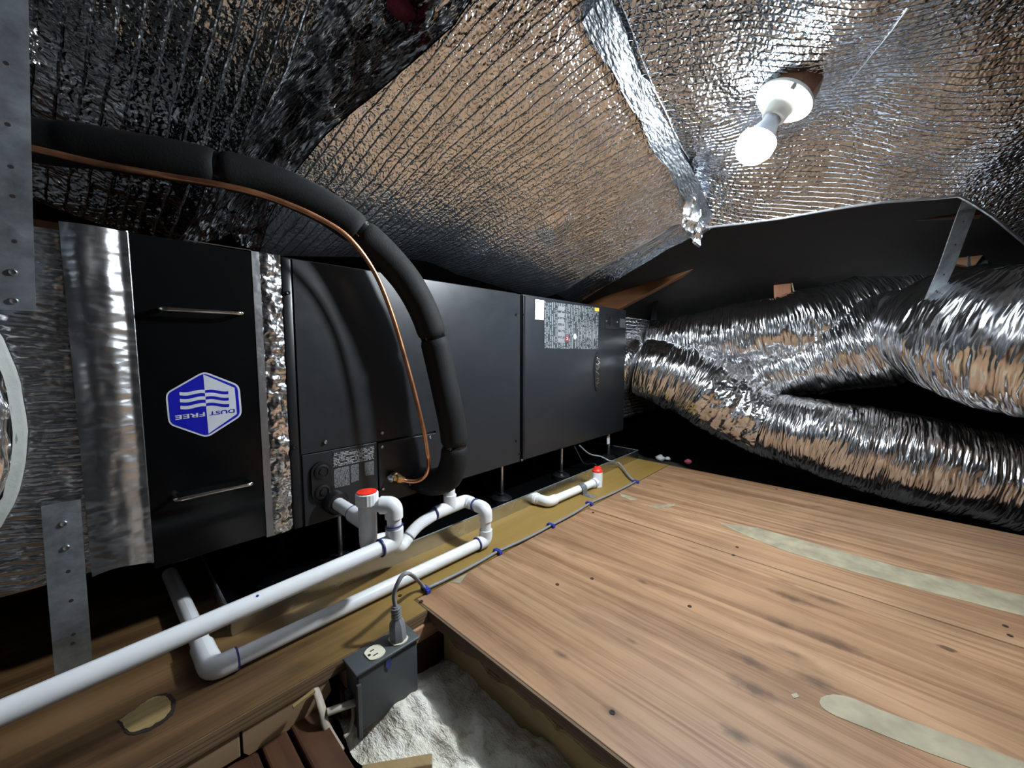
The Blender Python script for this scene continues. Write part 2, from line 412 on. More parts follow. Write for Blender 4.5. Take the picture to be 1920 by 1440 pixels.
def fbm(p, s, o=3):
    return noise.fractal(V(p)*s, 1.0, 2.0, o)

# ================================================================== STRUCTURE
FRONT = 0.612; JOINT = 0.658; PX = 0.41; FAR = 1.70
floor = thing('floor', 'plywood attic decking with a platform board under the air handler', None, (0.9, 0.2, -0.02), kind='structure')
def sheet(name, x0, x1, y0, y1):
    o = obj(name, G().box(x0, x1, y0, y1, -0.018, 0.0, 0.0015), 'deck', floor); return o
sheet('plywood_sheet', PX+0.004, 1.0445, -1.6, JOINT)
sheet('plywood_sheet', 1.0475, FAR, -1.6, JOINT)
obj('sheet_edge', G().box(PX, PX+0.0045, -1.6, JOINT, -0.019, -0.0012), 'ply_edge_y', floor)
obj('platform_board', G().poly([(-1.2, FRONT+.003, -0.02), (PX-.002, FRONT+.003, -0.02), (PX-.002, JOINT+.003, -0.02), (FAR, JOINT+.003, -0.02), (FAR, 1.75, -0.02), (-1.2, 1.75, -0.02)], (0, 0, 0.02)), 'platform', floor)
obj('board_edge', G().box(-1.2, PX-.002, FRONT, FRONT+0.0032, -0.021, -0.0006), 'ply_edge', floor, label='layered plywood edge of the platform board')
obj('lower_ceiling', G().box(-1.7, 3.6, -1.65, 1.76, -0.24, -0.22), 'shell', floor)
# pale putty stripes and spots on the decking
def patch(px, h=0.0006):
    g = G(); pts = [onZ(x, y, 0.0) for x, y in px]; out = []
    for i, p in enumerate(pts):
        q = pts[(i+1) % len(pts)]; m = max(2, int((q-p).length/0.02))
        for k in range(m):
            v = p.lerp(q, k/m); v.x += fbm((v.x, v.y, 3), 60)*0.0022; v.y += fbm((v.x, v.y, 9), 60)*0.002; out.append(v)
    obj('putty_stripe', g.poly(out, (0, 0, h)), 'putty', floor)
patch([(1345, 980), (1420, 990), (1530, 1020), (1700, 1068), (1922, 1118), (1922, 1156), (1760, 1115), (1600, 1072), (1480, 1036), (1400, 1005)])
patch([(1537, 1318), (1540, 1309), (1549, 1304), (1562, 1302), (1580, 1304), (1600, 1311), (1700, 1350), (1800, 1385), (1922, 1432), (1922, 1500), (1850, 1450), (1740, 1412), (1640, 1372), (1580, 1349), (1552, 1334), (1541, 1326)])
patch([(845, 1092), (868, 1078), (875, 1075), (872, 1082), (862, 1094)])
patch([(1212, 948), (1240, 947), (1265, 944), (1264, 949), (1230, 954)])
patch([(1160, 924), (1180, 930), (1196, 937), (1182, 938), (1165, 931)])
patch([(1484, 1303), (1494, 1300), (1498, 1306), (1488, 1309)])
# knot patch on the platform board
def blob_patch(px, mat, name, h, par=None):
    pts = [onZ(x, y, 0.0) for x, y in px]; c = sum(pts, V())/len(pts); out = []
    for i, p in enumerate(pts):
        q = pts[(i+1) % len(pts)]
        for k in range(5):
            v = p.lerp(q, k/5); v = c+(v-c)*(1+0.06*fbm((v.x, v.y, 1), 150)); out.append(v)
    obj(name, G().poly(out, (0, 0, h)), mat, floor)
KP = [(225, 1351), (250, 1333), (285, 1310), (310, 1307), (320, 1320), (315, 1340), (285, 1362), (245, 1373)]
KP0 = [p[:2] for p in smooth_path(KP+[KP[0]], 4)][:-1]
blob_patch([(x+(x-275)*.14+3, y+(y-1340)*.16) for x, y in KP0], 'dark_hole', 'knot_ring', 0.0006)
KP = [p[:2] for p in smooth_path(KP+[KP[0]], 4)][:-1]
blob_patch(KP, 'knot_patch', 'knot_plug', 0.0011)
# screw heads in the decking
def deck_screw(x, y, r=0.004):
    p = onZ(x, y, 0.0)
    return obj('deck_screw', G().lathe(p, (0, 0, 1), [(r, 0), (r, 0.0008), (r*.6, 0.0012), (r*.35, 0.0006)], 12), 'dark_hole', floor)
for x, y in ((1293, 1137), (1375, 1041), (1382, 1026), (1885, 1174), (1894, 1192), (790, 1128), (1148, 1336), (1110, 1085), (750, 1117), (1045, 1096), (1112, 961), (1456, 917)): deck_screw(x, y)

# shell of the attic
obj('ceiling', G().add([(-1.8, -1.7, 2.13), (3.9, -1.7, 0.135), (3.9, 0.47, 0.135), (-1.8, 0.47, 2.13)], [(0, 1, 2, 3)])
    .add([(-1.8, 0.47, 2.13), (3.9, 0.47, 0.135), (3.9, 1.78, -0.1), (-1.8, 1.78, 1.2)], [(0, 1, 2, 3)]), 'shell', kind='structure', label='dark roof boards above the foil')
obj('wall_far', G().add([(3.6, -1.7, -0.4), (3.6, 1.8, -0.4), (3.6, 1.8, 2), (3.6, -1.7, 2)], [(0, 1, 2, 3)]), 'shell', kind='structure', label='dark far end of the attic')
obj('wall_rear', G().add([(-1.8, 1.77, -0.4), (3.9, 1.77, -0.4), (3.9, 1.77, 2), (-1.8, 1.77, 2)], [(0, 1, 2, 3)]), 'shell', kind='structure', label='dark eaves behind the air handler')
obj('wall_left', G().add([(-1.7, -1.7, -0.4), (-1.7, 1.8, -0.4), (-1.7, 1.8, 2), (-1.7, -1.7, 2)], [(0, 1, 2, 3)]), 'foil_tape', kind='structure', label='unseen attic side behind the plenum, foil added to reflect light')  # foil on this unseen side is added to brighten the plenum's reflections
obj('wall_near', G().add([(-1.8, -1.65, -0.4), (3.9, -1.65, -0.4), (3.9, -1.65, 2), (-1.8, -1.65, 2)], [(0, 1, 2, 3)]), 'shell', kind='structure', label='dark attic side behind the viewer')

# ------------------------------------------------------------------ timber under the deck
obj('blocking_board', G().box(-1.0, 0.103, FRONT+.004, FRONT+.04, -0.062, -0.0212, 0.002), 'lumber', label='long pale timber below the layered platform edge, with a screw', cat='timber')
bp = onY(400, 1375, FRONT+.004)
def screw_at(p, axis, r, mat, parent, name='screw', depth=0.003):
    return obj(name, G().lathe(p, axis, [(r, 0), (r, depth*.5), (r*.75, depth), (r*.3, depth*.8)], 12), mat, parent, smooth=True)
BB = bpy.data.objects['blocking_board']
screw_at(bp, (0, -1, 0), 0.004, 'dark_hole', BB)
obj('blocking_board', G().poly([(0.106, FRONT+.003, -0.0215), (0.222, FRONT+.003, -0.0215), (0.226, FRONT+.003, -0.045), (0.205, FRONT+.003, -0.066), (0.112, FRONT+.003, -0.066), (0.106, FRONT+.003, -0.058)], (0, .038, 0)), 'lumber', label='short pale timber end with curved grain beside the grey outlet box', cat='timber')
obj('blocking_board', G().box(0.246, 0.47, 0.607, 0.65, -0.052, -0.022, 0.003), 'red_lumber', label='reddish timber block behind the grey outlet box', cat='timber')
obj('blocking_board', G().box(0.240, 0.47, 0.616, 0.655, -0.20, -0.054, 0.002), 'old_wood', label='dark timber under the reddish block behind the outlet box', cat='timber')
for (a, b, c, d, z, lab) in (((330, 1400), (452, 1330), 0, 0, -0.068, 'leftmost of three dark brown joists at the bottom edge'), ((460, 1328), (512, 1318), 0, 0, -0.064, 'middle of three dark brown joists at the bottom edge'), ((522, 1318), (580, 1300), 0, 0, -0.062, 'right of three dark brown joists, beside the white insulation')):
    x0 = onZ(*a, z).x; x1 = onZ(*b, z).x
    obj('ceiling_joist', G().box(x0, x1, -0.9, 0.64, z-0.14, z, 0.003), 'old_wood', label=lab, cat='joist')
# deck-edge joist with torn second layer
obj('deck_joist', G().box(PX+.026, PX+.064, -1.5, 0.60, -0.15, -0.042, 0.002), 'lumber_y', label='pale yellow joist carrying the cut edge of the plywood deck', cat='joist')
g = G(); N = 90
def tornfn(u, v):
    y = -0.9+u*1.54; e = fbm((0, y, 2), 22)*0.010+fbm((1, y, 5), 90)*0.004
    prof = [(PX+0.030, -0.019), (PX+0.006+e*.5, -0.0195), (PX+0.004+e, -0.030), (PX+0.012+e, -0.040), (PX+0.030, -0.043)]
    x, z = prof[round(v*4)]; return V((x, y, z))
obj('torn_board', g.grid(160, 4, tornfn), 'torn', label='splintered lower plywood layer along the deck edge', cat='board')
# insulation in the joist bay
def wz(x, y):
    return -0.105+fbm((x, y, 0), 7)*0.03+fbm((x, y, 4), 24)*0.012
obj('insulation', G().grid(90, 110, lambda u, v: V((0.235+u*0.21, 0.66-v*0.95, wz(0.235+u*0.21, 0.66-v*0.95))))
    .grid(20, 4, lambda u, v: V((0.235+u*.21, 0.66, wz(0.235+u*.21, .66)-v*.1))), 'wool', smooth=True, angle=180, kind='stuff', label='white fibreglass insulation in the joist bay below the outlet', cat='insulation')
p = onZ(850, 1432, -0.10)
obj('timber_offcut', G().obox(onZ(745, 1440, -0.105), V((.04, -.03, 0)), V((.005, .007, 0)), V((0, 0, .006)), 0.002), 'lumber_y', label='small timber offcut lying in the white insulation at the bottom edge', cat='timber')
# attic floor past the deck
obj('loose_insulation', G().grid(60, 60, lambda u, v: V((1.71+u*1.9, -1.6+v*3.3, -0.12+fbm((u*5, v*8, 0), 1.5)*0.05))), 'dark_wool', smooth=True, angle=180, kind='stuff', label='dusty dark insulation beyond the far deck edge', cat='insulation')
for k, (x, y, r) in enumerate(((1238, 859, .02), (1252, 860, .012), (1290, 866, .016))):
    c = onX(x, y, 1.745+.01*k); g = G()
    g.grid(14, 10, lambda u, v: c+V((math.cos(u*6.2832)*math.sin(v*3.1416), math.sin(u*6.2832)*math.sin(v*3.1416), math.cos(v*3.1416)*.7))*r*(1+.35*fbm((u*3, v*3, k), 2)))
    obj('insulation_tuft', g, 'mastic' if k < 2 else 'pink', smooth=True, angle=180, label=('pale insulation tuft at the far pan corner', 'smaller pale insulation tuft right of the pan corner', 'pink insulation tuft at the far deck edge')[k], cat='insulation')

# ================================================================== ROOF FOIL
def zR(x, y): return 1.03-0.35*(x-1.0)
def zC(x, y):
    top = zR(x, y); k = min(max((x-0.85)/0.55, 0), 1); q = 0.75-x; q = 0.5*(q+math.sqrt(q*q+0.006))
    s = 0.57*(1-k)+0.36*k+0.8*q
    d = y-0.425
    if d <= 0: return top
    return max(top-s*d+0.8*max(0, d-.40)**2, 0.70)
# rear slope, left of the photo
def zL(x, y): return 2.005-0.82*y-0.32*x
def wave(p, a, s): return fbm(p, s)*a
Lr = [(560, -60), (520, 120), (470, 270), (430, 400)]
g = G()
def Lfn(u, v):
    y = 1.44-v*0.74
    # right border runs up along a slant
    xr = 0.42-0.25*(1-v)
    x = -0.75+u*(xr+0.75); p = V((x, y, zL(x, y)))
    n = V((0, -0.65, -0.76)); return p+n*(wave((x, y, 1), 0.012, 5)+wave((x, y, 7), 0.004, 22)+0.03*math.sin(v*3.14))
obj('foil_sheet', g.grid(110, 80, Lfn, lambda u, v, p: (p.x+0.16*(1.44-p.y)*-1, (1.44-p.y)*1.32)), 'foil_roof', smooth=True, angle=180,
    label='dark striped foil sheet on the rear slope above the insulated pipe', cat='foil')
# centre sheet hanging over the air handler
LE = [hit(x, y, zC) for x, y in ((900, -20), (850, 50), (770, 120), (700, 180), (610, 255), (540, 340), (505, 410))]
LE.sort(key=lambda p: p.y)
def xleft(y):
    if y <= LE[0].y: return LE[0].x+(LE[0].y-y)*0.3
    for a, b in zip(LE, LE[1:]):
        if a.y <= y <= b.y: t = (y-a.y)/max(1e-6, b.y-a.y); return a.x*(1-t)+b.x*t
    return LE[-1].x
CE = [hit(x, y, zC) for x, y in ((1322, 392), (1290, 412), (1240, 438), (1180, 472), (1110, 512), (1040, 552))]
CE.sort(key=lambda p: p.y)
def xrC(y):
    if y <= CE[0].y: return CE[0].x
    for a, b in zip(CE, CE[1:]):
        if a.y <= y <= b.y: t = (y-a.y)/max(1e-6, b.y-a.y); return a.x*(1-t)+b.x*t
    return CE[-1].x
def Cfn(u, v):
    y = 0.405+v*0.66; xl = xleft(y); xr = xrC(y)
    x = xl+u*(xr-xl); p = V((x, y, zC(x, y)))
    n = V((-0.29, -0.49, -0.82)); a = wave((x, y, 3), 0.005, 4.0)+wave((x, y, 8), 0.0016, 24)
    a += 0.012*math.exp(-((x-.97)**2+(y-.74)**2)/0.002)
    return p+n*(a*min(1, 3*(1-v)+.1))
obj('foil_sheet', G().grid(130, 90, Cfn, lambda u, v, p: (p.x*0.97+p.y*0.40, p.y*1.17-p.x*.4)), 'foil_center', smooth=True, angle=180,
    label='foil sheet sloping down over the air handler, mirroring the tan decking', cat='foil')
# ceiling sheet with the lamp
RE = [hit(x, y, lambda a, b: zR(a, b)-.028) for x, y in ((1318, 428), (1500, 402), (1650, 380), (1800, 366), (1860, 405), (1920, 452), (2000, 520))]
RE.sort(key=lambda p: -p.y)
def xright(y):
    if y >= RE[0].y: return RE[0].x
    for a, b in zip(RE, RE[1:]):
        if b.y <= y <= a.y: t = (a.y-y)/max(1e-6, a.y-b.y); return a.x*(1-t)+b.x*t
    return RE[-1].x
def Rfn(u, v):
    y = 0.438-v*1.95; xr = xright(y); x = 0.05+u*(xr-0.05)
    a = 0.014*math.sin(y*16+x*5)+0.012*math.sin(x*13-y*4)+wave((x, y, 13), 0.014, 4)+wave((x, y, 18), 0.003, 26)
    a += -0.03*math.exp(-((x-1.0)**2+(y-.18)**2)/0.006)
    edge = min(1, (1-u)*8+.15); q = max(0, 1-(xr-x)/0.16)
    return V((x, y, zR(x, y)+0.012*(1-q)+a*edge-.028*q*q))
obj('foil_sheet', G().grid(120, 150, Rfn, lambda u, v, p: (p.x*1.0+p.y*0.42, p.y*.95-p.x*.42)), 'foil_ceiling', smooth=True, angle=180,
    label='bright foil ceiling sheet around the lit bulb', cat='foil')
edge_pts = [V((xright(.438-k/60*1.3), .438-k/60*1.3, 0)) for k in range(61)]
CS = bpy.data.objects['foil_sheet.002']
def rim(pts, r, name, par): obj(name, G().tube(pts, r, 8), 'foil_tape', par, smooth=True)
rim([V((xrC(CE[0].y+k/40*.6), CE[0].y+k/40*.6, Cfn(1, (CE[0].y+k/40*.6-.405)/.66).z)) for k in range(34)], 0.003, 'rolled_edge', bpy.data.objects['foil_sheet.001'])
rim([V((p.x, p.y, Rfn(1, (0.438-p.y)/1.95).z)) for p in edge_pts], 0.0035, 'rolled_edge', CS)
def seam(px, r, name='stitched_seam'):
    pts = [hit(x, y, lambda a, b: zR(a, b)+0.004) for x, y in px]; pts = [V(p) for p in smooth_path([tuple(p) for p in pts], 10)]
    for q in pts: q.z = Rfn((q.x-.05)/(xright(q.y)-.05), (.438-q.y)/1.95).z-.0015
    rim(pts, r, name, CS)
seam([(1704, -10), (1660, 60), (1622, 120), (1590, 170)], 0.0009)
seam([(1150, -5), (1200, 100), (1250, 200), (1292, 300)], 0.0007)
# folded top edge of the centre sheet (pale strip) and bunched corner
def Tfn(u, v):
    x = 0.66+u*0.70; y = 0.405+v*0.045; q = zC(x, y)-0.012-0.010*v
    return V((x, y-0.006+wave((x, y, 2), 0.010, 14), q+wave((x, y, 6), 0.006, 20)-0.004*math.sin(v*3.1)))
obj('foil_fold', G().grid(70, 6, Tfn, lambda u, v, p: (p.x, p.y*3)), 'foil_fold', bpy.data.objects['foil_sheet.001'], smooth=True, angle=180, label='folded pale edge of the sloping sheet')
c0 = at(1305, 400, 1.17)
def Bfn(u, v):
    a = (u-.5)*0.16; b = (v-.5)*0.11
    return c0+V((a*.9, -b*.4, -a*.30+b))+V((-.5, -.6, -.4))*(0.012*math.sin(a*110+b*30)+wave((a, b, 2), .02, 30))
obj('foil_bunch', G().grid(40, 30, Bfn, lambda u, v, p: (u*.16, v*.11)), 'foil_tape_crinkled', bpy.data.objects['foil_sheet.001'], smooth=True, angle=180, label='bunched foil at the sheet corner')
# ribbed flap below the sheet edge
FA = [p+V((0, 0, .004)) for p in CE]
FB = [onX(1340, 420, 1.42), onX(1300, 444, 1.44), onX(1250, 470, 1.47), onX(1180, 512, 1.50), onX(1130, 540, 1.53), onX(1085, 568, 1.56)]
def lerp_line(L, t):
    t = t*(len(L)-1); i = min(int(t), len(L)-2); return L[i].lerp(L[i+1], t-i)
def Ffn(u, v):
    p = lerp_line(FA, u).lerp(lerp_line(FB, u), v); return p+V((0, 0, -1))*(0.004*math.sin(v*3.14)+0.0022*math.sin(v*75)+wave((u*2, v, 1), 0.003, 4))
obj('foil_flap', G().grid(50, 40, Ffn, lambda u, v, p: (v*0.13, u*0.6)), 'foil_ceiling', bpy.data.objects['foil_sheet.001'], smooth=True, angle=180, label='ribbed underside flap of the sheet')
def Nfn(u, v):
    x = -0.9+u*2.9; y = -0.72-v*0.90; z = max(zR(x, -0.72)*(1-v)+0.04*v, 0.03)
    return V((x, y, z+wave((x, y, 4), 0.02, 4)))
obj('bounce_foil', G().grid(60, 40, Nfn, lambda u, v, p: (p.x, v*1.3)), 'foil_ceiling', bpy.data.objects['ceiling'], smooth=True, angle=180)  # unseen foil slope behind the camera, added to bounce fill light
# crumpled foil filling the gap between the two slopes
def LR(t): 
    v = t; return Lfn(1.0, v)
def Kfn(u, v):
    a = Lfn(0.985, v*1.0); y = 1.06-v*0.70; b = Cfn(0.0, min(max((y-0.405)/0.66, 0), 1)) if y > 0.405 else V((xleft(0.405)+(0.405-y)*.3, y, zR(xleft(.405), y)))
    b = b+V((0, 0, .004))
    p = a.lerp(b, u); s = math.sin(u*3.14159)
    return p+V((0.1, -0.5, 0.5))*s*0.05+V((-.3, -.6, -.5))*s*(wave((p.x, p.y, p.z), 0.10, 9)+wave((p.x, p.y, p.z+5), 0.035, 26))
obj('foil_sheet', G().grid(90, 110, Kfn, lambda u, v, p: (u*.5, v*.9)), 'foil_crumple', smooth=True, angle=180, label='dark crumpled foil stuffed between the two sloping sheets', cat='foil')
for k, (x, y, d, r, lab) in enumerate(((628, 193, .86, .020, 'pink insulation poking through the crumpled foil'), (752, 15, .72, .028, 'dark pink insulation behind torn foil at the top edge'))):
    c = at(x, y, d)
    obj('insulation_tuft', G().grid(16, 12, lambda u, v: c+V((math.cos(u*6.2832)*math.sin(v*3.1416), math.sin(u*6.2832)*math.sin(v*3.1416)*.6, math.cos(v*3.1416)*.6))*r*(1+.3*fbm((u*3, v*3, k), 2)), None), 'pink', smooth=True, angle=180, label=lab, cat='insulation')

# ------------------------------------------------------------------ rafters, posts
def beam(name, a, b, w_, h_, mat, label, cat):
    a, b = V(a), V(b); t = (b-a).normalized(); up = V((0, 0, 1)); up = (up-t*up.dot(t)).normalized() if abs(t.z) < .95 else V((0, 1, 0)); sd = t.cross(up)
    return obj(name, G().obox((a+b)/2, t*((b-a).length/2), sd*(w_/2), up*(h_/2), 0.003), mat, label=label, cat=cat)
beam('rafter', onX(1455, 395, 1.80), onX(1105, 590, 1.80), 0.04, 0.11, 'rafter', 'brown rafter rising from behind the air handler to the sheet edge', 'rafter')
beam('rafter', onX(1560, 455, 2.35), onX(1180, 625, 2.35), 0.04, 0.09, 'rafter', 'dim rafter behind the nearest one', 'rafter')
beam('rafter', onX(1500, 395, 2.0), onX(1850, 470, 2.0), 0.04, 0.12, 'rafter', 'dim rafter running right under the bright sheet edge', 'rafter')
beam('rafter', onX(1560, 400, 1.75), onX(1850, 372, 1.75), 0.04, 0.10, 'old_wood', 'dark brown board directly below the sheet edge beside the strap', 'rafter')
beam('post', at(1463, 370, 1.70), at(1470, 600, 1.70), 0.045, 0.062, 'post', 'reddish upright post in the dark attic', 'post')
beam('post', onX(1406, 480, 2.7), onX(1410, 640, 2.7), 0.04, 0.07, 'rafter', 'dim upright post left of the reddish one', 'post')
beam('post', onX(1290, 550, 2.9), onX(1290, 640, 2.9), 0.04, 0.07, 'rafter', 'farthest dim upright post above the rear duct', 'post')
beam('header', (-0.8, 1.47, 0.74), (0.9, 1.47, 0.74), 0.05, 0.13, 'rafter', 'dark brown timber behind the cabinets under the striped foil', 'timber')
obj('hanging_wire', G().tube([V(p) for p in smooth_path([at(x, y, 1.66) for x, y in ((1492, 395), (1482, 432), (1476, 462), (1480, 505), (1489, 550))])], 0.003, 8), 'wire_beige', smooth=True, label='thin beige wire hanging beside the reddish post', cat='wire')
obj('hanging_strap', G().poly([onX(1238, 470, 1.95), onX(1246, 472, 1.95), onX(1230, 600, 1.95), onX(1220, 600, 1.95)], (.003, 0, 0)), 'black', label='black strap hanging above the supply plenum', cat='strap')

# ================================================================== AIR HANDLER
UY = 0.852; X0, XM, X1 = 0.253, 0.942, 1.646; ZB, ZT = 0.133, 0.683
ah = thing('air_handler', 'long charcoal air handler lying on its side above the drain pan', 'air handler', (0.95, 1.12, 0.02))
obj('coil_cabinet', G().box(X0, XM-.004, UY+.006, 1.40, ZB, ZT, 0.007), 'charcoal', ah, smooth=True, angle=60)
obj('blower_cabinet', G().box(XM+.005, X1, UY+.004, 1.40, ZB, ZT, 0.012), 'charcoal', ah, smooth=True, angle=60)
obj('cabinet_seam', G().box(XM-.005, XM+.006, UY+.014, 1.39, ZB+.005, ZT-.006), 'black', ah)
SEAM = onY(640, 840, UY).z
obj('corner_post', G().box(X0+.001, X0+.019, UY+.002, UY+.02, ZB+.002, ZT-.003, 0.003), 'charcoal_dark', ah, smooth=True)
xa = X0+.0205; xb = onY(708, 860, UY).x; xc = onY(818, 860, UY).x
obj('coil_panel', G().poly([(xa, UY, SEAM+.001), (xc, UY, SEAM+.001), (xc, UY, ZB+.004), (XM-.006, UY, ZB+.004), (XM-.006, UY, ZT-.004), (xa, UY, ZT-.004)], (0, .008, 0)), 'charcoal', ah)
obj('blower_panel', G().box(XM+.0065, X1-.001, UY-.001, UY+.012, ZB+.002, ZT-.001, 0.0055), 'charcoal', ah, smooth=True, angle=60)
obj('panel_flange', G().box(XM+.007, XM+.018, UY-.0025, UY+.004, ZB+.006, ZT-.006, 0.001), 'charcoal_dark', ah)
obj('service_plate', G().box(xa+.001, xb-.001, UY-.001, UY+.006, ZB+.003, SEAM-.001, 0.001), 'charcoal', ah)
obj('connection_plate', G().box(xb+.001, xc-.001, UY-.003, UY+.006, ZB+.003, SEAM-.004, 0.0015), 'charcoal', ah)
def fs(x, y, mat='screw', r=0.0042, par=None, dy=0.0): 
    p = onY(x, y, UY-.001-dy); return screw_at(p, (0, -1, 0), r, mat, par or ah)
for x, y in ((610, 829), (716, 812), (716, 838), (806, 820), (718, 917), (770, 908)): fs(x, y, dy=.002)
for x, y in ((540, 549), (552, 838), (968, 590), (982, 590), (974, 850), (983, 826), (968, 826)): fs(x, y, 'black', 0.004)
fs(978, 863, 'screw', 0.004)
# oval cover with two plugs
pc1, pc2 = onY(601, 883, UY), onY(598, 922, UY)
def stadium(c1, c2, r, n=10):
    out = []
    for k in range(n+1): a = math.pi*k/n; out.append(V((c1.x+r*math.cos(a), UY-.001, c1.z+r*math.sin(a))))
    for k in range(n+1): a = math.pi+math.pi*k/n; out.append(V((c2.x+r*math.cos(a), UY-.001, c2.z+r*math.sin(a))))
    return out
pc2.x = pc1.x
ov = obj('port_cover', G().poly(stadium(pc1, pc2, .021), (0, -.006, 0)), 'black', ah, label='black oval cover with two round plugs')
for c in (pc1, pc2):
    obj('plug', G().lathe(V((c.x, UY-.007, c.z)), (0, -1, 0), [(.0155, 0), (.0155, .003), (.012, .004), (.012, .002), (.007, .002), (.006, .005)], 20), 'black', ov, smooth=True)
# printed plates
def label_quad(name, px, mat, par, y=UY, t=0.0008, lab=None):
    g = G(); q = [onY(x, yy, y) for x, yy in px]; d = V((0, -t, 0))
    g.add([p+d for p in q]+q, [(0, 1, 2, 3), (0, 4, 5, 1), (1, 5, 6, 2), (2, 6, 7, 3), (3, 7, 4, 0)], [(0, 1), (1, 1), (1, 0), (0, 0)]*2)
    return obj(name, g, mat, par, label=lab)
label_quad('rating_table', [(625, 849), (701, 836), (701, 860), (625, 876)], 'label_table', ah, UY-.0012)
label_quad('rating_print', [(626, 880), (655, 873), (656, 909), (627, 915)], 'label_small', ah, UY-.0012)
label_quad('rating_print', [(657, 873), (673, 869), (673, 900), (658, 905)], 'label_small', ah, UY-.0012)
label_quad('rating_print', [(683, 868), (701, 864), (701, 890), (684, 892)], 'label_small', ah, UY-.0012)
lb = label_quad('warning_label', [(1021, 565), (1123, 577), (1121, 655), (1021, 653)], 'label_big', ah, UY-.001, lab='large printed instruction label')
label_quad('barcode_sticker', [(1003, 561), (1020, 563), (1019, 600), (1003, 599)], 'barcode', ah, UY-.0015, lab='white barcode sticker')
for k, (x, y, r, m) in enumerate(((1063, 635, .013, 'maroon'), (1078, 631, .010, 'badge_white'))):
    p = onY(x, y, UY-.0018); em = obj('label_emblem', G().lathe(p, (0, -1, 0), [(r, 0), (r, .0004)], 20), m, lb)
p = onY(1063, 635, UY-.0023); obj('label_mark', G().poly([p+V((.006*math.cos(a), 0, .006*math.sin(a))) for a in [k*.5-2.4 for k in range(10)]]+[p+V((.0035*math.cos(a), 0, .0035*math.sin(a))) for a in [2.1-k*.5 for k in range(10)]], (0, -.0004, 0)), 'white', bpy.data.objects['label_emblem'])
label_quad('warning_symbol', [(1115, 577), (1123, 578), (1123, 584), (1115, 583)], 'yellow', lb, UY-.0019)
for k in range(6): # pictogram column
    z0 = 574+k*12; label_quad('pictogram', [(1046, z0), (1058, z0+1.2), (1058, z0+9), (1046, z0+8)], 'cable', lb, UY-.0019)
sw = label_quad('switch_plate', [(1134, 588), (1161, 591), (1161, 617), (1134, 616)], 'charcoal_dark', ah, UY-.001, .003)
pq = [onY(x, y, UY-.004) for x, y in ((1143, 594), (1151, 595), (1151, 611), (1143, 611))]
obj('rocker', G().poly(pq, (0, -.004, 0)), 'black', sw)
for x, y in ((1137, 602), (1157, 604)): screw_at(onY(x, y, UY-.004), (0, -1, 0), .0035, 'screw', sw)
label_quad('switch_print', [(1162, 597), (1172, 599), (1172, 615), (1162, 614)], 'box_grey', ah, UY-.0012)
# raised maker's badge, an upright oval with bright embossing
pb = onY(1119, 697, UY-.001)
bd = obj('raised_badge', G().poly([V((pb.x+.022*math.cos(a), UY-.001, pb.z+.082*math.sin(a))) for a in [k*math.pi/14 for k in range(28)]], (0, -.003, 0)), 'charcoal_dark', ah, label='dark upright oval badge with chrome embossing')
for k in range(7):
    zz = pb.z-.058+k*.0195; a = (k % 2)*2-1
    pts = [V((pb.x+.013*math.sin(t*2.6*a+k), UY-.0045, zz+.009*math.cos(t*1.7))) for t in [j*.4 for j in range(7)]]
    obj('embossed_letter', G().tube(pts, .0022, 6), 'chrome', bd, smooth=True)
label_quad('hanging_tag', [(1138, 818), (1143, 817), (1143, 832), (1138, 833)], 'white', ah, UY+.02)
# feet: threaded rod and rubber puck
for x in (0.36, 0.89, 1.22, 1.58):
    for y in (0.89, 1.33):
        obj('foot_rod', G().cyl((x, y, 0.03), (x, y, ZB), .005, 10), 'screw', ah)
        obj('foot_puck', G().lathe((x, y, 0.0015), (0, 0, 1), [(.034, 0), (.034, .016), (.028, .02), (.012, .024), (.012, .03)], 20), 'black', ah, smooth=True)

# ------------------------------------------------------------------ drain pan
pan = thing('drain_pan', 'shallow galvanised drain pan under the air handler', 'drain pan', (0.9, 1.15, 0.0))
PA, PB, PY, PE, PH = 0.133, 1.70, 0.804, 1.52, 0.04
obj('pan_bottom', G().box(PA, PB, PY, PE, 0.0002, 0.0014), 'black_gloss', pan, label='black pan floor')
obj('front_wall', G().box(PA, PB, PY-.0012, PY, 0.0002, PH), 'pan_metal', pan)
obj('rear_wall', G().box(PA, PB, PE, PE+.0012, 0.0002, PH), 'pan_metal', pan)
obj('side_wall', G().box(PA-.0012, PA, PY, PE, 0.0002, PH), 'pan_metal', pan)
obj('side_wall', G().box(PB, PB+.0012, PY, PE, 0.0002, PH), 'pan_metal', pan)
obj('rolled_rim', G().tube([(PA, PY, PH), (PB, PY, PH)], .0018, 8), 'galv', pan, smooth=True)
obj('rolled_rim', G().tube([(PB, PY, PH), (PB, PE, PH)], .0018, 8), 'galv', pan, smooth=True)
obj('rolled_rim', G().tube([(PA, PY, PH), (PA, PE, PH)], .0018, 8), 'galv', pan, smooth=True)

# ------------------------------------------------------------------ air cleaner cabinet
ac = thing('air_cleaner', 'glossy black filter cabinet with a blue and white hexagon badge', 'air cleaner', (0.123, 1.12, 0.14))
obj('cabinet_body', G().box(0.042, 0.206, UY+.003, 1.40, 0.140, 0.682, 0.002), 'black_gloss', ac)
obj('access_door', G().box(0.043, 0.2045, UY-.001, UY+.004, 0.142, 0.681, 0.001), 'black_gloss', ac)
obj('top_trim', G().tube([(0.11, UY, 0.683), (0.205, UY, 0.683)], .0012, 6), 'chrome', ac)
def handle(z):
    pts = fillet([(0.073, UY-.001, z), (0.073, UY-.026, z), (0.180, UY-.026, z), (0.180, UY-.001, z)], .008, 6)
    obj('handle', G().tube(pts, .0036, 12), 'chrome', ac, smooth=True)
handle(0.566); handle(0.257)
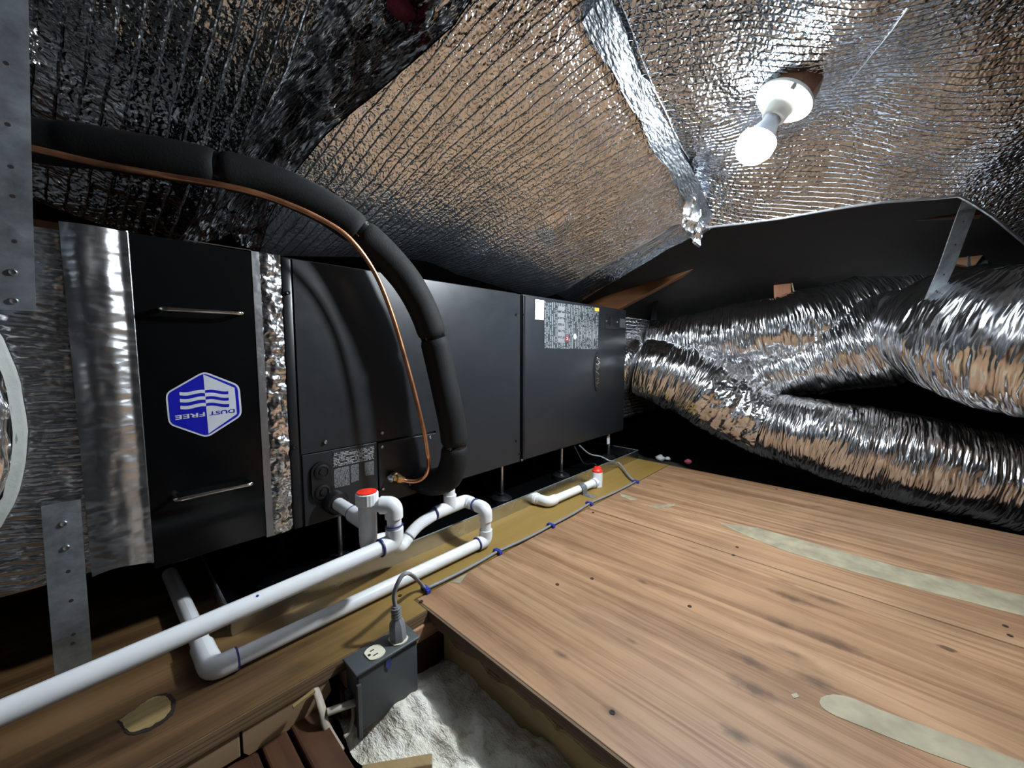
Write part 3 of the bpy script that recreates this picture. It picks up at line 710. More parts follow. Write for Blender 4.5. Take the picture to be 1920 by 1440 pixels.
# foil taped collar between cabinets
def colfn(u, v):
    z = 0.137+v*0.545; x = 0.2055+u*0.0475
    return V((x, UY+.004-0.006*math.sin(u*3.1)+wave((x, z, 2), .004, 40), z+wave((x, z, 1), 0.003, 20)*(1 if v in (0, 1) else 0)))
col = thing('tape_collar', 'crinkled foil tape joint between the black cabinet and the air handler', 'tape', (0.23, 1.12, 0.137))
obj('collar_duct', G().box(0.2065, 0.2525, UY+.012, 1.39, 0.145, 0.675), 'galv', col)
obj('tape_strip', G().grid(14, 120, colfn, lambda u, v, p: (p.x, p.z)), 'foil_tape_crinkled', col, smooth=True, angle=180)
obj('tape_border', G().box(0.2045, 0.2165, UY-.0022, UY-.0012, 0.139, 0.682), 'foil_tape', col, label='smooth foil tape border')
# badge
def bq(x, y, off): return onY(x, y, UY-.001-off)
HX = [(382, 696), (449, 722), (454, 779), (388, 821), (316, 796), (310, 737)]
def shrink(px, k):
    cx = sum(p[0] for p in px)/len(px); cy = sum(p[1] for p in px)/len(px); return [(cx+(x-cx)*k, cy+(y-cy)*k) for x, y in px]
def rounded(px, r=7):
    out = []; n = len(px)
    for i in range(n):
        a, b, c = V((*px[i-1], 0)), V((*px[i], 0)), V((*px[(i+1) % n], 0))
        p0 = b+(a-b).normalized()*r; p2 = b+(c-b).normalized()*r
        for k in range(5): t = k/4; q = p0*(1-t)**2+b*2*t*(1-t)+p2*t*t; out.append((q.x, q.y))
    return out
def flat(name, px, mat, off, par): return obj(name, G().poly([bq(x, y, off) for x, y in px], (0, -.0003, 0)), mat, par)
badge = flat('hexagon_badge', rounded(HX, 11), 'badge_white', 0, ac); badge['label'] = 'blue and white hexagon badge, mounted upside down'
flat('badge_field', rounded(shrink(HX, .945), 9), 'badge_blue', .0003, badge)
IH = shrink(HX, .86)
top, bot = (381, 702), (391, 813)
flat('badge_half', [top, IH[1], IH[2], bot], 'badge_white', .0006, badge)
def wavy(x0, y0, x1, y1, th, amp, mat):
    up, dn = [], []
    for k in range(13):
        t = k/12; x = x0+(x1-x0)*t; y = y0+(y1-y0)*t+amp*math.sin(t*math.pi*1.6+.4); up.append((x, y)); dn.append((x, y+th))
    flat('badge_stripe', up+dn[::-1], mat, .0009, badge)
for k in range(3):
    wavy(336.5+k*.9, 734+k*13, 384.2+k*1, 732.5+k*12.3, 6.2, 2.0, 'badge_white')
    wavy(384.5+k*1, 732.3+k*12.3, 428+k*.9, 732+k*12, 5.4, -1.8, 'badge_blue')
def text_part(txt, pa, pb_, hpx, mat, par):
    """letters seen upside down, from right pixel pa to left pixel pb_"""
    cu = bpy.data.curves.new('t', 'FONT'); cu.body = txt; cu.offset = 0.018; to = bpy.data.objects.new('t', cu); COL.objects.link(to)
    bpy.context.view_layer.update()
    me = bpy.data.meshes.new_from_object(to.evaluated_get(bpy.context.evaluated_depsgraph_get()))
    bpy.data.objects.remove(to); xs = [v.co.x for v in me.vertices]; ys = [v.co.y for v in me.vertices]
    x0, x1, y0, y1 = min(xs), max(xs), min(ys), max(ys); g = G(); a = bq(*pa, .0012); b = bq(*pb_, .0012); h = hpx
    vs = [a.lerp(b, (v.co.x-x0)/(x1-x0))+V((0, 0, -(v.co.y-y0)/(y1-y0)*h)) for v in me.vertices]
    g.add(vs, [tuple(p.vertices) for p in me.polygons]); o = obj('badge_lettering', g, mat, par); bpy.data.meshes.remove(me); return o
text_part('DUST', (440, 766.5), (392, 772), .0068, 'badge_blue', badge)
text_part('FREE', (384, 772.5), (328, 779.5), .0072, 'badge_white', badge)

# ------------------------------------------------------------------ return plenum at the left
rp = thing('return_plenum', 'ribbed foil wrapped return plenum left of the black cabinet', 'plenum', (-0.3, 1.12, 0.165))
def plfn(u, v):
    x = -0.62+u*0.60; z = 0.168+v*0.50
    ph = (z+0.10*x+wave((x, z, 2), .006, 14))*math.tau/0.0125
    return V((x, UY-.002+0.003*math.sin(u*5)+wave((x, z, 5), .003, 9)-.0017*(0.5+0.5*math.cos(ph))**1.5*(1+wave((x, z, 7), .8, 50)), z))
obj('front_wrap', G().grid(110, 330, plfn, lambda u, v, p: (p.z+.10*p.x, p.x)), 'foil_ribs', rp, smooth=True, angle=180)
obj('box_core', G().box(-0.62, -0.005, UY+.02, 1.40, 0.175, 0.66, 0.01), 'foil_plenum', rp)
def tbfn(u, v):
    x = -0.026+u*0.068; z = 0.163+v*0.516+0.006*math.sin(u*4+v)*(1-v)
    y = UY-.012-0.007*math.sin(min(1, u*1.15)*3.14159)+0.0006*math.sin(u*17)*(.4+.6*math.sin(v*9)**2)+wave((x*2, z, 1), .0014, 14)
    return V((x, y, z))
obj('tape_band', G().grid(36, 140, tbfn, lambda u, v, p: (p.x*1.2, p.z)), 'foil_band', rp, smooth=True, angle=180, label='smooth foil tape band at the cabinet joint')
obj('corner_seam', G().tube([(0.041, UY-.003, .155), (0.0415, UY-.003, .682)], .0022, 8), 'foil_tape', rp, smooth=True)
# bands of mastic and flexible duct taking off the plenum face
RX, RZ_ = 0.060, 0.168; mc = onY(49, 778, UY-.012)-V((RX, 0, 0))
def oval(prof, n=48):
    g = G(); vs, fs = [], []
    for k, t in prof:
        for j in range(n+1):
            a = 2*math.pi*j/n; q = 1+.03*fbm((math.cos(a)*2, math.sin(a)*2, t*9), 2); vs.append(mc+V((RX*k*q*math.cos(a), -t, RZ_*k*q*math.sin(a))))
    for i in range(len(prof)-1):
        for j in range(n): a0 = i*(n+1)+j; fs.append((a0, a0+1, a0+n+2, a0+n+1))
    return g.add(vs, fs)
obj('mastic_ring', oval([(1.0, 0), (1.0, .004), (.95, .008), (.86, .010), (.84, .026)]), 'mastic', rp, smooth=True, angle=180, label='grey mastic ring round the duct take-off')
def rdfn(u, v):
    a = u*2*math.pi; t = v*0.22; k = 0.83*(1+.10*fbm((math.cos(a)*1.5, math.sin(a)*1.5, t*14), 2)+.05*fbm((math.cos(a)*4, math.sin(a)*4, t*40), 2))*(1+.25*v)
    return mc+V((RX*k*math.cos(a)-.9*t*t*4, -.006-t*.7, RZ_*k*math.sin(a)))
obj('return_duct', G().grid(60, 40, rdfn, lambda u, v, p: (v*.25, u*.7)), 'foil_duct', smooth=True, angle=180, label='crumpled foil duct entering the mastic ring at the left edge', cat='duct')
# straps on the plenum
def strap(name, pts, wdir, wd, lab, mat='galv', t=0.001, holes=(), screws=()):
    st = thing(name, lab, 'strap', pts[-1]); wdir = V(wdir).normalized(); g = G(); P = [V(p) for p in pts]; vs, fs = [], []
    nrm = []
    for i, p in enumerate(P):
        tg = (P[min(i+1, len(P)-1)]-P[max(i-1, 0)]).normalized(); nn = tg.cross(wdir).normalized(); nrm.append(nn)
        for a, b in ((-1, 1), (1, 1), (1, -1), (-1, -1)): vs.append(p+wdir*wd/2*a+nn*t*b)
    for i in range(len(P)-1):
        for k in range(4): a = i*4+k; b = i*4+(k+1) % 4; fs.append((a, b, b+4, a+4))
    fs += [(3, 2, 1, 0), tuple(len(vs)-4+k for k in range(4))]
    g.add(vs, fs); obj('strap_band', g, mat, st)
    def loc(s, o):
        k = s*(len(P)-1); i = min(int(k), len(P)-2); p = P[i].lerp(P[i+1], k-i); n = nrm[i]
        if n.dot(CP-p) < 0: n = -n
        return p+wdir*wd*o+n*t, n
    for s, o in holes:
        p, n = loc(s, o); obj('strap_hole', G().lathe(p, n, [(.0024, 0), (.0024, .0003)], 10), 'dark_hole', st)
    for s, o in screws:
        p, n = loc(s, o); screw_at(p, n, .0042, 'screw', st)
    return st
sa = [onY(10, -60, .785)+V((0, -.01, .45)), onY(10, -60, .785), onY(14, 120, .795), onY(22, 400, .81), onY(29, 582, .826)]
strap('plenum_strap', [p+V((-.022, 0, 0)) for p in sa], (1, 0, 0), 0.078, 'wide galvanised strap hanging at the upper left edge', holes=((.60, .27), (.67, .29), (.72, .3), (.82, .3), (.50, .27)), screws=((.90, .27), (.975, .27)))
c9 = at(22, 45, .60)
obj('foil_scrap', G().grid(30, 30, lambda u, v: c9+V(((u-.5)*.05, -.01*math.sin(u*9+v*4)+wave((u, v, 3), .02, 4), (v-.5)*.07-(u-.5)*.04)), lambda u, v, p: (u*.06, v*.08)), 'foil_tape_crinkled', smooth=True, angle=180, label='crumpled foil scrap at the top of the wide strap', cat='foil')
sb = [onY(115, 943, .838), onY(117, 975, UY-.014), onY(122, 1040, UY-.013), onY(128, 1120, UY-.016), onY(134, 1190, UY-.016), onY(140, 1268, UY-.004)]
strap('plenum_strap', sb, (1, .05, 0), 0.037, 'short galvanised strap below the plenum, screwed to the platform', holes=((.48, .05), (.62, .07), (.80, .05), (.84, .02)), screws=((.22, .02), (.36, .04)))

# ------------------------------------------------------------------ supply plenum and flexible ducts
sp_ = thing('supply_plenum', 'ribbed foil supply plenum at the far end of the air handler', 'plenum', (1.95, 1.14, 0.17))
SY = 0.885
def spfn(u, v):
    x = 1.65+u*0.58; z = 0.18+v*0.478; return V((x, SY+wave((x, z, 5), .006, 9), z))
obj('front_wrap', G().grid(50, 60, spfn, lambda u, v, p: (p.z*.7, p.x)), 'foil_plenum', sp_, smooth=True, angle=180)
obj('box_core', G().box(1.652, 2.23, SY+.012, 1.38, 0.18, 0.655, 0.01), 'foil_plenum', sp_)
def duct(name, path, lab, amp=1.0, n=56, k=9, seed=0, squash=None):
    P = [(*at(x, y, d), hw*d/FPX) for x, y, d, hw in path]; S = smooth_path(P, k); pts = [V(p[:3]) for p in S]; rs = [p[3] for p in S]
    def j(L, a, p):
        return amp*(0.009*math.sin(L*95+2.0*fbm((L*3, a, seed), 2)*2)*(0.6+0.4*math.sin(a*2+L*7))+0.055*fbm((L*9, math.cos(a)*1.0, math.sin(a)+seed), 1.6)+0.03*fbm((L*38, math.cos(a)*.9, math.sin(a)*.9+seed), 1.3))
    g = G().tube(pts, rs, n, True, squash, j)
    return obj(name, g, 'foil_duct', None, smooth=True, angle=180, label=lab, cat='duct'), pts, rs
dA, pA, rA = duct('flexible_duct', [(1203, 688, 1.86, 52), (1228, 694, 1.83, 56), (1262, 706, 1.80, 60), (1300, 720, 1.77, 63), (1370, 763, 1.70, 63), (1440, 797, 1.61, 60), (1527, 817, 1.50, 69), (1612, 840, 1.42, 78), (1741, 868, 1.31, 84), (1912, 906, 1.20, 87), (2080, 938, 1.11, 90)], 'long foil duct sagging beside the deck edge, lowest of the ducts', seed=1, k=14)
mcA = at(1203, 688, 1.86)
obj('mastic_ring', G().lathe(V((mcA.x, SY-.004, mcA.z)), (pA[3]-pA[0]), [(.134, -.03), (.130, .0), (.122, .010), (.116, .02)], 40), 'foil_tape_crinkled', sp_, smooth=True, angle=180)
duct('flexible_duct', [(1225, 640, 2.02, 38), (1290, 640, 1.90, 48), (1380, 630, 1.76, 56), (1480, 614, 1.63, 62), (1590, 592, 1.58, 68), (1700, 566, 1.54, 70), (1800, 536, 1.52, 70), (1950, 490, 1.48, 70)], 'rear foil duct running up to the right in front of the dark attic', amp=1.5, seed=5, k=14)
duct('flexible_duct', [(1290, 735, 1.86, 30), (1350, 728, 1.80, 40), (1430, 706, 1.72, 48), (1520, 678, 1.62, 62), (1600, 656, 1.52, 76), (1680, 632, 1.43, 88), (1722, 622, 1.37, 88), (1742, 618, 1.31, 84), (1775, 616, 1.22, 104), (1830, 625, 1.12, 124), (1920, 640, 1.02, 138), (2060, 655, .92, 150)], 'fat foil duct held up by the metal strap at the right', amp=1.0, seed=9, k=14)
duct('flexible_duct', [(1790, 520, 1.62, 30), (1850, 490, 1.60, 44), (1930, 462, 1.56, 55), (2050, 430, 1.5, 60)], 'small piece of foil duct at the right edge under the ceiling sheet', seed=14)
# taped joint where the branch leaves the long duct
def wyefn(u, v):
    a = -0.6+u*2.6; i = 46+int(v*24); i = min(i, len(pA)-2); t = (pA[i+1]-pA[i]).normalized(); up = V((0, 0, 1)); sd = t.cross(up).normalized(); uu = sd.cross(t)
    # points toward the viewer side: use -sd or sd by camera
    if sd.dot(CP-pA[i]) < 0: sd = -sd
    r = rA[i]*1.06*(1+.05*fbm((u*4, v*4, 1), 2)); return pA[i]+(uu*math.sin(a)+sd*math.cos(a))*r
obj('duct_tape', G().grid(40, 30, wyefn, lambda u, v, p: (u*.3, v*.3)), 'foil_tape_crinkled', dA, smooth=True, angle=180, label='crinkled foil tape at the branch joint')
s1 = [onX(1828, 360, 1.44), at(1814, 392, .97), at(1800, 430, 1.0), at(1775, 500, 1.05), at(1757, 540, 1.08), at(1748, 560, 1.10), at(1738, 590, 1.13), at(1734, 625, 1.17), at(1732, 655, 1.20)]
strap('duct_strap', s1, CR+CU*.22, 0.047, 'bright galvanised strap slung from the ceiling to the fat duct', holes=((.20, 0), (.30, .03), (.42, .02), (.53, .0), (.62, .05)))
s2 = [at(1836, 390, 1.28), at(1836, 430, 1.28), at(1833, 470, 1.28), at(1832, 530, 1.28)]
strap('duct_strap', s2, CR, 0.066, 'dim galvanised strap behind the bright one', holes=((.3, 0), (.55, -.05)))

# ================================================================== LINESET
ls = thing('suction_line', 'black foam insulated refrigerant line arching over the air handler', 'pipe', (0.57, 0.75, 0.15))
LP = [(-400, 170, .50), (60, 262, .60), (160, 274, .62), (250, 289, .64), (330, 302, .66), (410, 318, .685), (490, 337, .715), (560, 364, .745), (620, 396, .775), (675, 436, .805), (725, 482, .835), (765, 530, .86), (793, 580, .885), (812, 632, .905), (826, 690, .92), (838, 745, .93), (848, 795, .945), (852, 835, .955), (850, 870, .965), (838, 895, .975), (815, 903, .985), (790, 900, 1.0)]
LS = smooth_path([tuple(at(*p)) for p in LP], 8); nP = len(LS)
def near_px(x): # index in LS for photo index
    return x*8
cuts = [(0, 5), (5, 9), (9, 13), (13, 17), (17, 21)]
rad = 0.0325
for ci, (a, b) in enumerate(cuts):
    seg = [V(p) for p in LS[a*8:b*8+1]]; m = len(seg); rs = []
    L = [0]
    for i in range(1, m): L.append(L[-1]+(seg[i]-seg[i-1]).length)
    for i in range(m):
        e = min(L[i] if ci else 1, (L[-1]-L[i]) if ci < 4 else 1); rr = rad*(1.0 if ci < 4 else 1.0+.06*math.sin(i/m*3.1))
        rs.append(rr*(0.80+0.20*min(1, (e/0.014))**.5))
    obj('foam_sleeve', G().tube(seg, rs, 24), 'foam', ls, smooth=True, angle=60)
for a in (5, 9, 13, 17):
    i = a*8; p = V(LS[i]); t = (V(LS[i+1])-V(LS[i-1])).normalized()
    obj('tape_band', G().tube([p-t*.009, p-t*.007, p+t*.007, p+t*.009], [rad*.84, rad*.875, rad*.875, rad*.84], 24), 'vinyl_tape', ls, smooth=True)
lq = thing('copper_line', 'bare copper liquid line curving down to a brass valve', 'pipe', (0.45, 0.78, 0.17))
CPX = [(-400, 175, .45), (55, 277, .56), (200, 310, .60), (330, 333, .625), (415, 347, .645), (500, 368, .68), (590, 405, .72), (655, 447, .755), (703, 512, .80), (735, 590, .835), (762, 680, .86), (782, 755, .875), (796, 815, .89), (802, 855, .90)]
CL = [V(p) for p in smooth_path([tuple(at(*p)) for p in CPX], 8)]
e = [onY(804, 872, .775), onY(799, 890, .79), onY(787, 900, .80), onY(770, 903, .81), onY(752, 899, .82)]
CL2 = [V(p) for p in smooth_path([tuple(CL[-1])]+[tuple(p) for p in e], 6)]
obj('copper_tube', G().tube(CL+CL2[1:], .0049, 12), 'copper', lq, smooth=True)
br0, br1 = onY(757, 900, .82), onY(733, 897, .82)
fit = obj('brass_fitting', G().tube([br0, br0.lerp(br1, .3), br0.lerp(br1, .31), br0.lerp(br1, .62), br0.lerp(br1, .63), br1], [.008, .008, .0115, .0115, .0075, .007], 6), 'brass', lq)
obj('valve_cap', G().lathe(br1, (-.8, -.5, 0), [(.0085, 0), (.0085, .006), (.005, .008)], 14), 'screw', fit, smooth=True)
obj('fitting_body', G().lathe(br0.lerp(br1, .45)+V((0, .022, .002)), (0, -1, 0), [(.012, 0), (.012, .014), (.008, .018)], 14), 'brass', fit, smooth=True)
obj('opening_rubber', G().poly([V((onY(745, 892, UY).x+.030*math.cos(a), UY-.0032, onY(745, 892, UY).z+.020*math.sin(a))) for a in [k*math.pi/12 for k in range(24)]], (0, -.001, 0)), 'black', ah)

# ================================================================== PVC
PR, FR = 0.0134, 0.0167
def pipe(par, a, b, r=PR, name='pipe'): return obj(name, G().tube([a, b], r, 20), 'pvc', par, smooth=True)
def elbow(par, a, c, b, leg=0.026, r=FR, name='elbow'):
    c = V(c); u = (V(a)-c).normalized(); w_ = (V(b)-c).normalized()
    pts = fillet([c+u*leg, c, c+w_*leg], .022, 9); rs = [r]*len(pts); 
    return obj(name, G().tube(pts, rs, 22), 'pvc', par, smooth=True, angle=50)
def ring(par, c, axis, r=FR*1.015, wd=.0014):
    axis = V(axis).normalized(); c = V(c); return obj('primer_ring', G().tube([c-axis*wd, c+axis*wd], r, 22), 'primer', par)
# first run: secondary port, elbow down, long pipe leaving to the lower left
d1 = thing('drain_pipe', 'long white PVC pipe running to the lower left corner', 'pipe', (0.0, 0.65, 0.02))
E1 = at(740, 1016, .745)
ztop = onY(738, 947, E1.y).z
Et = V((E1.x, E1.y, ztop)); EndL = E1.lerp(at(-60, 1364, .388), 2.3)
TT = at(689, 960, .74)
pipe(d1, V((TT.x+.006, TT.y, ztop)), Et.lerp(V((TT.x, TT.y, ztop)), .4))
elbow(d1, V((TT.x, TT.y, ztop)), Et, Et-V((0, 0, 1)), .024)
pipe(d1, Et-V((0, 0, .022)), E1+V((0, 0, .022)))
dirL = (EndL-E1).normalized()
elbow(d1, E1+V((0, 0, 1)), E1, EndL, .028)
pipe(d1, E1+dirL*.02, EndL)
ring(d1, E1+dirL*.029, dirL); ring(d1, (Et+E1)/2-V((0, 0, .004)), (0, .15, 1), PR*1.25, .0008)
obj('primer_dot', G().lathe(E1.lerp(EndL, .208)+V((0, -.006, .0118)), (0, -.4, 1), [(.002, 0), (.002, .0006)], 8), 'primer', d1)
# second run: trap with red cap, tee, drop, pipe along the pan, elbow and pipe under the cabinet
d2 = thing('condensate_trap', 'white PVC trap with a red cap, tee and pipe along the pan', 'pipe', (0.4, 0.72, 0.0))
T = at(689, 960, .74); capz = onY(688, 922, T.y).z; tb = onY(690, 1003, T.y).z; bz = capz-.060
pipe(d2, V((T.x, UY-.002, bz)), V((T.x, T.y+.05, bz)))
obj('port_ring', G().lathe(V((T.x, UY-.002, bz)), (0, -1, 0), [(.025, 0), (.025, .022), (.021, .028), (.017, .028)], 24), 'black', ah, smooth=True)
obj('tee_branch', G().tube([V((T.x, T.y+.058, bz)), V((T.x, T.y, bz))], FR, 22), 'pvc', d2, smooth=True)
ring(d2, V((T.x, T.y+.059, bz)), (0, 1, 0))
obj('tee_body', G().lathe(V((T.x, T.y, tb)), (0, 0, 1), [(FR, 0), (FR, capz-tb-.018)], 24), 'pvc', d2, smooth=True)
cap = obj('cap_collar', G().lathe(V((T.x, T.y, capz-.024)), (0, 0, 1), [(.0195, 0), (.0205, .002), (.0205, .022), (.0185, .0235)], 40, 1, .012), 'pvc', d2)
obj('red_cap', G().lathe(V((T.x, T.y, capz-.001)), (0, 0, 1), [(.0182, 0), (.0182, .0018), (.017, .0022)], 32), 'red', cap, smooth=True)
U0 = V((T.x, T.y, tb+.004)); U1 = V((T.x, T.y, tb-.022)); tee2 = onX(845, 948, .60)
# geometry of the right part: vertical drop at X=.66
DX, DY = 0.655, 0.713
zt2 = onY(914, 953, DY).z; zb2 = 0.0172
rb = onX(873, 943, DX); RY = min(rb.y, 0.80); RZ = zt2
cR = V((DX, RY, RZ)); cT = V((DX-.052, RY, RZ-.001)); lT = V((DX-.10, RY, RZ-.004))
pts = fillet([U0, U1, V((T.x+.05, T.y+.03, tb-.034)), V((T.x+.12, RY-.012, RZ-.052)), V((T.x+.165, RY, RZ-.020)), lT+V((.012, 0, 0))], .03, 8)
obj('bent_pipe', G().tube(pts, PR*1.05, 20), 'pvc', d2, smooth=True, angle=180)
obj('elbow', G().tube(fillet([U0, U1, U1+V((.024, .012, -.010))], .02, 6), FR*.98, 20), 'pvc', d2, smooth=True, angle=60)
obj('tee_body', G().tube([lT, cR+V((-.014, 0, 0))], FR, 22), 'pvc', d2, smooth=True); ring(d2, lT, (1, 0, 0))
obj('tee_branch', G().tube([cT, cT+V((0, 0, .032))], FR, 22), 'pvc', d2, smooth=True)
pipe(d2, cT+V((0, 0, .03)), cT+V((0, 0, .085)), name='vent_pipe')
elbow(d2, cR-V((1, 0, 0)), cR, cR-V((0, 1, 0)), .022)
ring(d2, V((DX, (RY+DY)/2, RZ)), (0, 1, 0))
cD = V((DX, DY, RZ)); cB = V((DX, DY, zb2))
elbow(d2, cD+V((0, 1, 0)), cD, cD-V((0, 0, 1)), .03)
pipe(d2, cR-V((0, .02, 0)), cD+V((0, .02, 0))); pipe(d2, cD-V((0, 0, .02)), cB+V((0, 0, .02)))
cL = onZ(392, 1238, zb2); cL.y = DY-.0
elbow(d2, cB+V((0, 0, 1)), cB, cL, .028); dl = (cL-cB).normalized()
pipe(d2, cB+dl*.02, cL-dl*.02); ring(d2, cB+dl*.029, dl); ring(d2, cL-dl*.031, dl)
bk = V((cL.x-.012, 1.10, zb2)); elbow(d2, cB, cL, bk, .03); db = (bk-cL).normalized()
pipe(d2, cL+db*.02, bk); obj('coupling', G().tube([cL+db*.03, cL+db*.07], FR*.97, 22), 'pvc', d2, smooth=True)
# pan drain with float switch
d3 = thing('pan_drain', 'short white PVC pan drain with red float switch, clamped to the deck', 'pipe', (1.1, 0.75, 0.0))
z3 = 0.0185; a0 = V((0.958, PY-.001, z3)); a1 = V((0.963, 0.752, z3)); a2 = V((1.245, 0.745, z3))
obj('pan_fitting', G().lathe(a0, (0, -1, 0), [(.019, 0), (.019, .01), (.0165, .012), (.0165, .02)], 20), 'pvc', d3, smooth=True)
elbow(d3, a0, a1, a2, .032); pipe(d3, a1+V((.02, 0, 0)), a2); ring(d3, a2-V((.03, 0, 0)), (1, 0, 0))
obj('tee_branch', G().tube([a2-V((.032, 0, 0)), a2], FR, 20), 'pvc', d3, smooth=True)
obj('switch_housing', G().lathe(V((a2.x, a2.y, .0006)), (0, 0, 1), [(.019, 0), (.019, .055), (.017, .056)], 24), 'pvc', d3, smooth=True)
fsw = obj('float_switch', G().lathe(V((a2.x, a2.y, .055)), (0, 0, 1), [(.019, 0), (.019, .006), (.014, .010), (.012, .018), (.007, .02)], 24), 'red', d3, smooth=True)
obj('switch_lead', G().tube(fillet([(a2.x, a2.y, .074), (a2.x-.005, a2.y+.008, .085), (a2.x+.0, a2.y+.06, .07), (a2.x+.01, a2.y+.11, .13)], .02), .0022, 8), 'black', fsw, smooth=True)
cl = thing('pipe_clamp', 'galvanised clamp holding the pan drain to the deck', 'clamp', (1.10, 0.73, 0.0))
cx = onY(1090, 925, .745).x; arc = [V((cx, .745+.0155*math.cos(a), z3+.0155*math.sin(a))) for a in [math.pi*k/12 for k in range(13)]]
arc = [V((cx, .7605-.0, .001))]+arc[::1]
arc2 = [V((cx, .745+.0155, .0012))]+[V((cx, .745+.0155*math.cos(math.pi*k/12), z3+.0155*math.sin(math.pi*k/12))) for k in range(13)]+[V((cx, .7295, .0012)), V((cx, .7290, .001)), V((cx, .690, .001))]
g = G(); vs, fs_ = [], []
for p in arc2: vs += [p+V((-.013, 0, 0)), p+V((.013, 0, 0))]
for i in range(len(arc2)-1): fs_.append((2*i, 2*i+1, 2*i+3, 2*i+2))
o = obj('clamp_band', g.add(vs, fs_), 'galv', cl)
so = o.modifiers.new('thick', 'SOLIDIFY'); so.thickness = 0.0012; so.offset = 0
screw_at(V((cx, .708, .0016)), (0, 0, 1), .005, 'screw', cl)

# ================================================================== POWER CORD, OUTLET BOX
ob = thing('outlet_box', 'dark grey electrical box with an ivory duplex outlet on top', 'outlet', (0.31, 0.585, -0.115))
BZ = 0.004; bx0, bx1 = onZ(655, 1252, BZ).x, onZ(781, 1186, BZ).x; by0, by1 = 0.560, 0.606
bzb = -0.098
obj('box_body', G().box(bx0+.004, bx1-.004, by0+.003, by1, bzb, BZ-.004, 0.003), 'box_grey', ob, smooth=True, angle=60)
cv = obj('cover_plate', G().box(bx0, bx1, by0-.001, by1+.002, BZ-.005, BZ, 0.0018), 'box_grey', ob, smooth=True, angle=60)
obj('side_rib', G().box(bx0+.002, bx0+.009, by0, by0+.007, bzb-.008, BZ-.02, .001), 'box_grey', ob)
obj('side_rib', G().box(bx0-.004, bx0+.006, by0+.02, by0+.035, -.055, -.04, .001), 'box_grey', ob)
tm = onY(728, 1243, by0+.002); obj('blue_mark', G().poly([tm+V((-.004, -.0006, .010)), tm+V((.004, -.0006, .011)), tm+V((.005, -.0006, -.006)), tm+V((0, -.0006, -.012)), tm+V((-.005, -.0006, -.004))], (0, .0006, 0)), 'primer', ob)
by = (by0+by1)/2
for xx in (onZ(692, 1212, BZ).x, onZ(734, 1186, BZ).x):
    pts = []
    for k in range(28):
        a = 2*math.pi*k/28; pts.append(V((xx+max(-.0142, min(.0142, .0172*math.cos(a))), by-.002+.0165*math.sin(a), BZ-.0005)))
    rc = obj('receptacle', G().poly(pts, (0, 0, .0022)), 'ivory', ob)
    for dx, dy, l in ((-.002, -.0062, .008), (-.002, .0062, .0065)):
        obj('slot', G().box(xx+dx-l/2, xx+dx+l/2, by-.002+dy-.0011, by-.002+dy+.0011, BZ+.0016, BZ+.0020), 'dark_hole', rc)
    obj('slot', G().lathe(V((xx-.0098, by-.002, BZ+.0016)), (0, 0, 1), [(.0026, 0), (.0026, .0004)], 10), 'dark_hole', rc)
pc = thing('power_cord', 'grey power cord stapled along the deck and plugged into the outlet', 'cord', (0.8, 0.665, 0.0))
xp = onZ(734, 1186, BZ).x; yp = by-.002
obj('plug', G().lathe(V((xp, yp, BZ+.0018)), (0.0, 0.10, 1), [(.0145, 0), (.0150, .006), (.0135, .026), (.0085, .034), (.0078, .05), (.0062, .056)], 8), 'cable', pc, smooth=True, angle=30)
for k in range(4): obj('strain_rib', G().lathe(V((xp, yp+.0036+k*.0005, BZ+.038+k*.0048)), (0, .1, 1), [(.0088, 0), (.0088, .0022)], 14), 'cable', pc)
ptop = V((xp, yp+.006, BZ+.055))
S = [onZ(798, 1105, .005), onZ(933, 1034, .005), onZ(1033, 985, .005), onZ(1105, 944, .005), onZ(1192, 903, .005)]
arcp = [ptop, ptop+V((.0, .004, .022)), at(752, 1082, (ptop-CP).dot(CF)+.01), at(768, 1076, (ptop-CP).dot(CF)+.03), at(785, 1090, (S[0]-CP).dot(CF)-.01), S[0]]
cord = [V(p) for p in smooth_path([tuple(p) for p in arcp], 6)]
mid = []
for a, b in zip(S, S[1:]):
    for k in range(1, 7):
        t = k/6; mid.append(a.lerp(b, t)+V((0, -.004*math.sin(t*3.14), 0)))
tail = [V(p) for p in smooth_path([tuple(p) for p in (S[-1], onZ(1180, 893, .012), onZ(1160, 868, .02), V((1.43, PY-.004, .047)), V((1.42, PY+.03, .06)), V((1.36, PY+.05, .08)), V((1.30, PY+.06, .125)))], 6)]
obj('cord_cable', G().tube(cord+mid+tail[1:], .0045, 10, True, 0.75), 'cable', pc, smooth=True, angle=180)
for k, s in enumerate(S):
    dr = (S[min(k+1, 4)]-S[max(k-1, 0)]).normalized(); sd = V((0, 0, 1)).cross(dr)
    st = obj('cable_staple', G().obox(s+V((0, 0, .0035)), dr*.0045, sd*.0085, V((0, 0, .0022)), .0008).obox(s+sd*.0095+V((0, 0, -.0005)), dr*.0045, sd*.003, V((0, 0, .0038)), .0006).obox(s-sd*.0095+V((0, 0, -.0005)), dr*.0045, sd*.003, V((0, 0, .0038)), .0006), 'staple', pc)
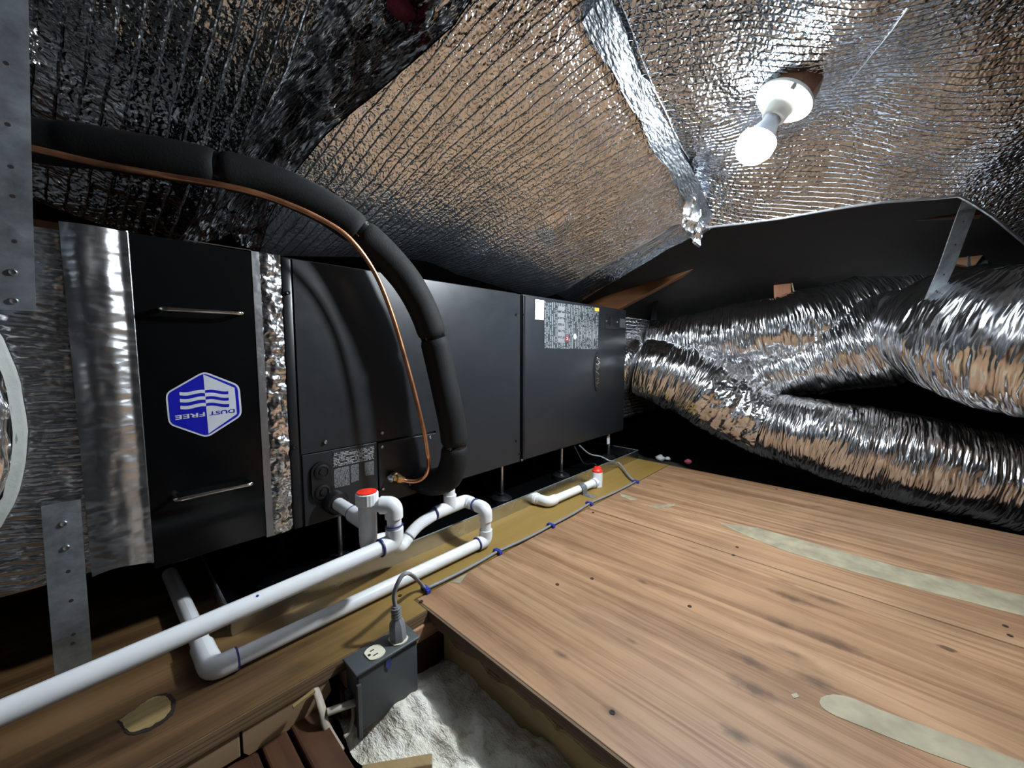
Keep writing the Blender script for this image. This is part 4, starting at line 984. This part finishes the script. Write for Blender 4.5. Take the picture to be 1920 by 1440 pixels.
# house wiring by the box
xb0 = bx0+.004
def cable(pts, r, mat, lab, sq=0.55): return obj('house_cable', G().tube([V(p) for p in smooth_path([tuple(p) for p in pts], 8)], r, 12, True, sq), mat, smooth=True, angle=180, label=lab, cat='cable')
cable([onY(574, 1268, .628), onY(592, 1295, .612), onY(604, 1330, .585), onY(612, 1362, .575), onY(640, 1410, .56)], .0062, 'sheath', 'beige house cable hanging down left of the outlet box')
cable([onY(612, 1336, .580), onY(640, 1326, .575), onY(664, 1318, .572), onY(690, 1312, .575)], .0062, 'sheath', 'beige cable stub entering the side of the outlet box', .8)
cable([onY(662, 1325, .578), onY(662, 1345, .575), onY(655, 1370, .57), onY(645, 1382, .568)], .003, 'sheath', 'thin beige wire looping below the outlet box', 1.0)
obj('wood_splinter', G().obox(onY(570, 1310, .595), V((.015, 0, .003)), V((0, .003, 0)), V((0, 0, .0018))), 'knot_patch', label='thin yellow wood splinter left of the house cable', cat='splinter')

# ================================================================== LAMP
lamp = thing('ceiling_lamp', 'bare lit bulb in a white porcelain holder on the foil ceiling', 'lamp', at(1470, 190, .80))
Lc = at(1470, 190, .80); Bc = at(1417, 272, .814); ax = (Bc-Lc).normalized()
obj('mounting_block', G().lathe(Lc-ax*.045, ax, [(.048, 0), (.048, .040)], 8), 'rafter', lamp)
hd = obj('lamp_holder', G().lathe(Lc-ax*.008, ax, [(.050, 0), (.054, .004), (.055, .010), (.050, .015), (.036, .020), (.026, .022), (.0235, .026), (.0225, .044), (.020, .046)], 40), 'porcelain', lamp, smooth=True, angle=50)
sdv = ax.cross(V((0, 0, 1))).normalized(); upv = sdv.cross(ax)
fr = (CP-Lc); fr = (fr-ax*fr.dot(ax)).normalized()
obj('pull_chain_slot', G().obox(Lc+fr*.047+ax*.004, fr*.006, ax.cross(fr)*.004, ax*.009, .001), 'sheath', hd)
L0 = (Bc-Lc).length
neck = G().lathe(Lc+ax*.036, ax, [(.0165, 0), (.0165, .012), (.018, .016), (.026, L0-.036-.022), (.0345, L0-.036-.0125)], 28)
obj('bulb_neck', neck, 'neck', lamp, smooth=True, angle=70)
pr = []; R_ = 0.037; c_ = L0
for k in range(9):
    a = math.radians(72+k*(108-.5)/8); pr.append((R_*math.sin(a), -R_*math.cos(a)))
obj('bulb_globe', G().lathe(Bc, ax, pr, 16), 'bulb', lamp, smooth=True, angle=180, label='glowing white globe')
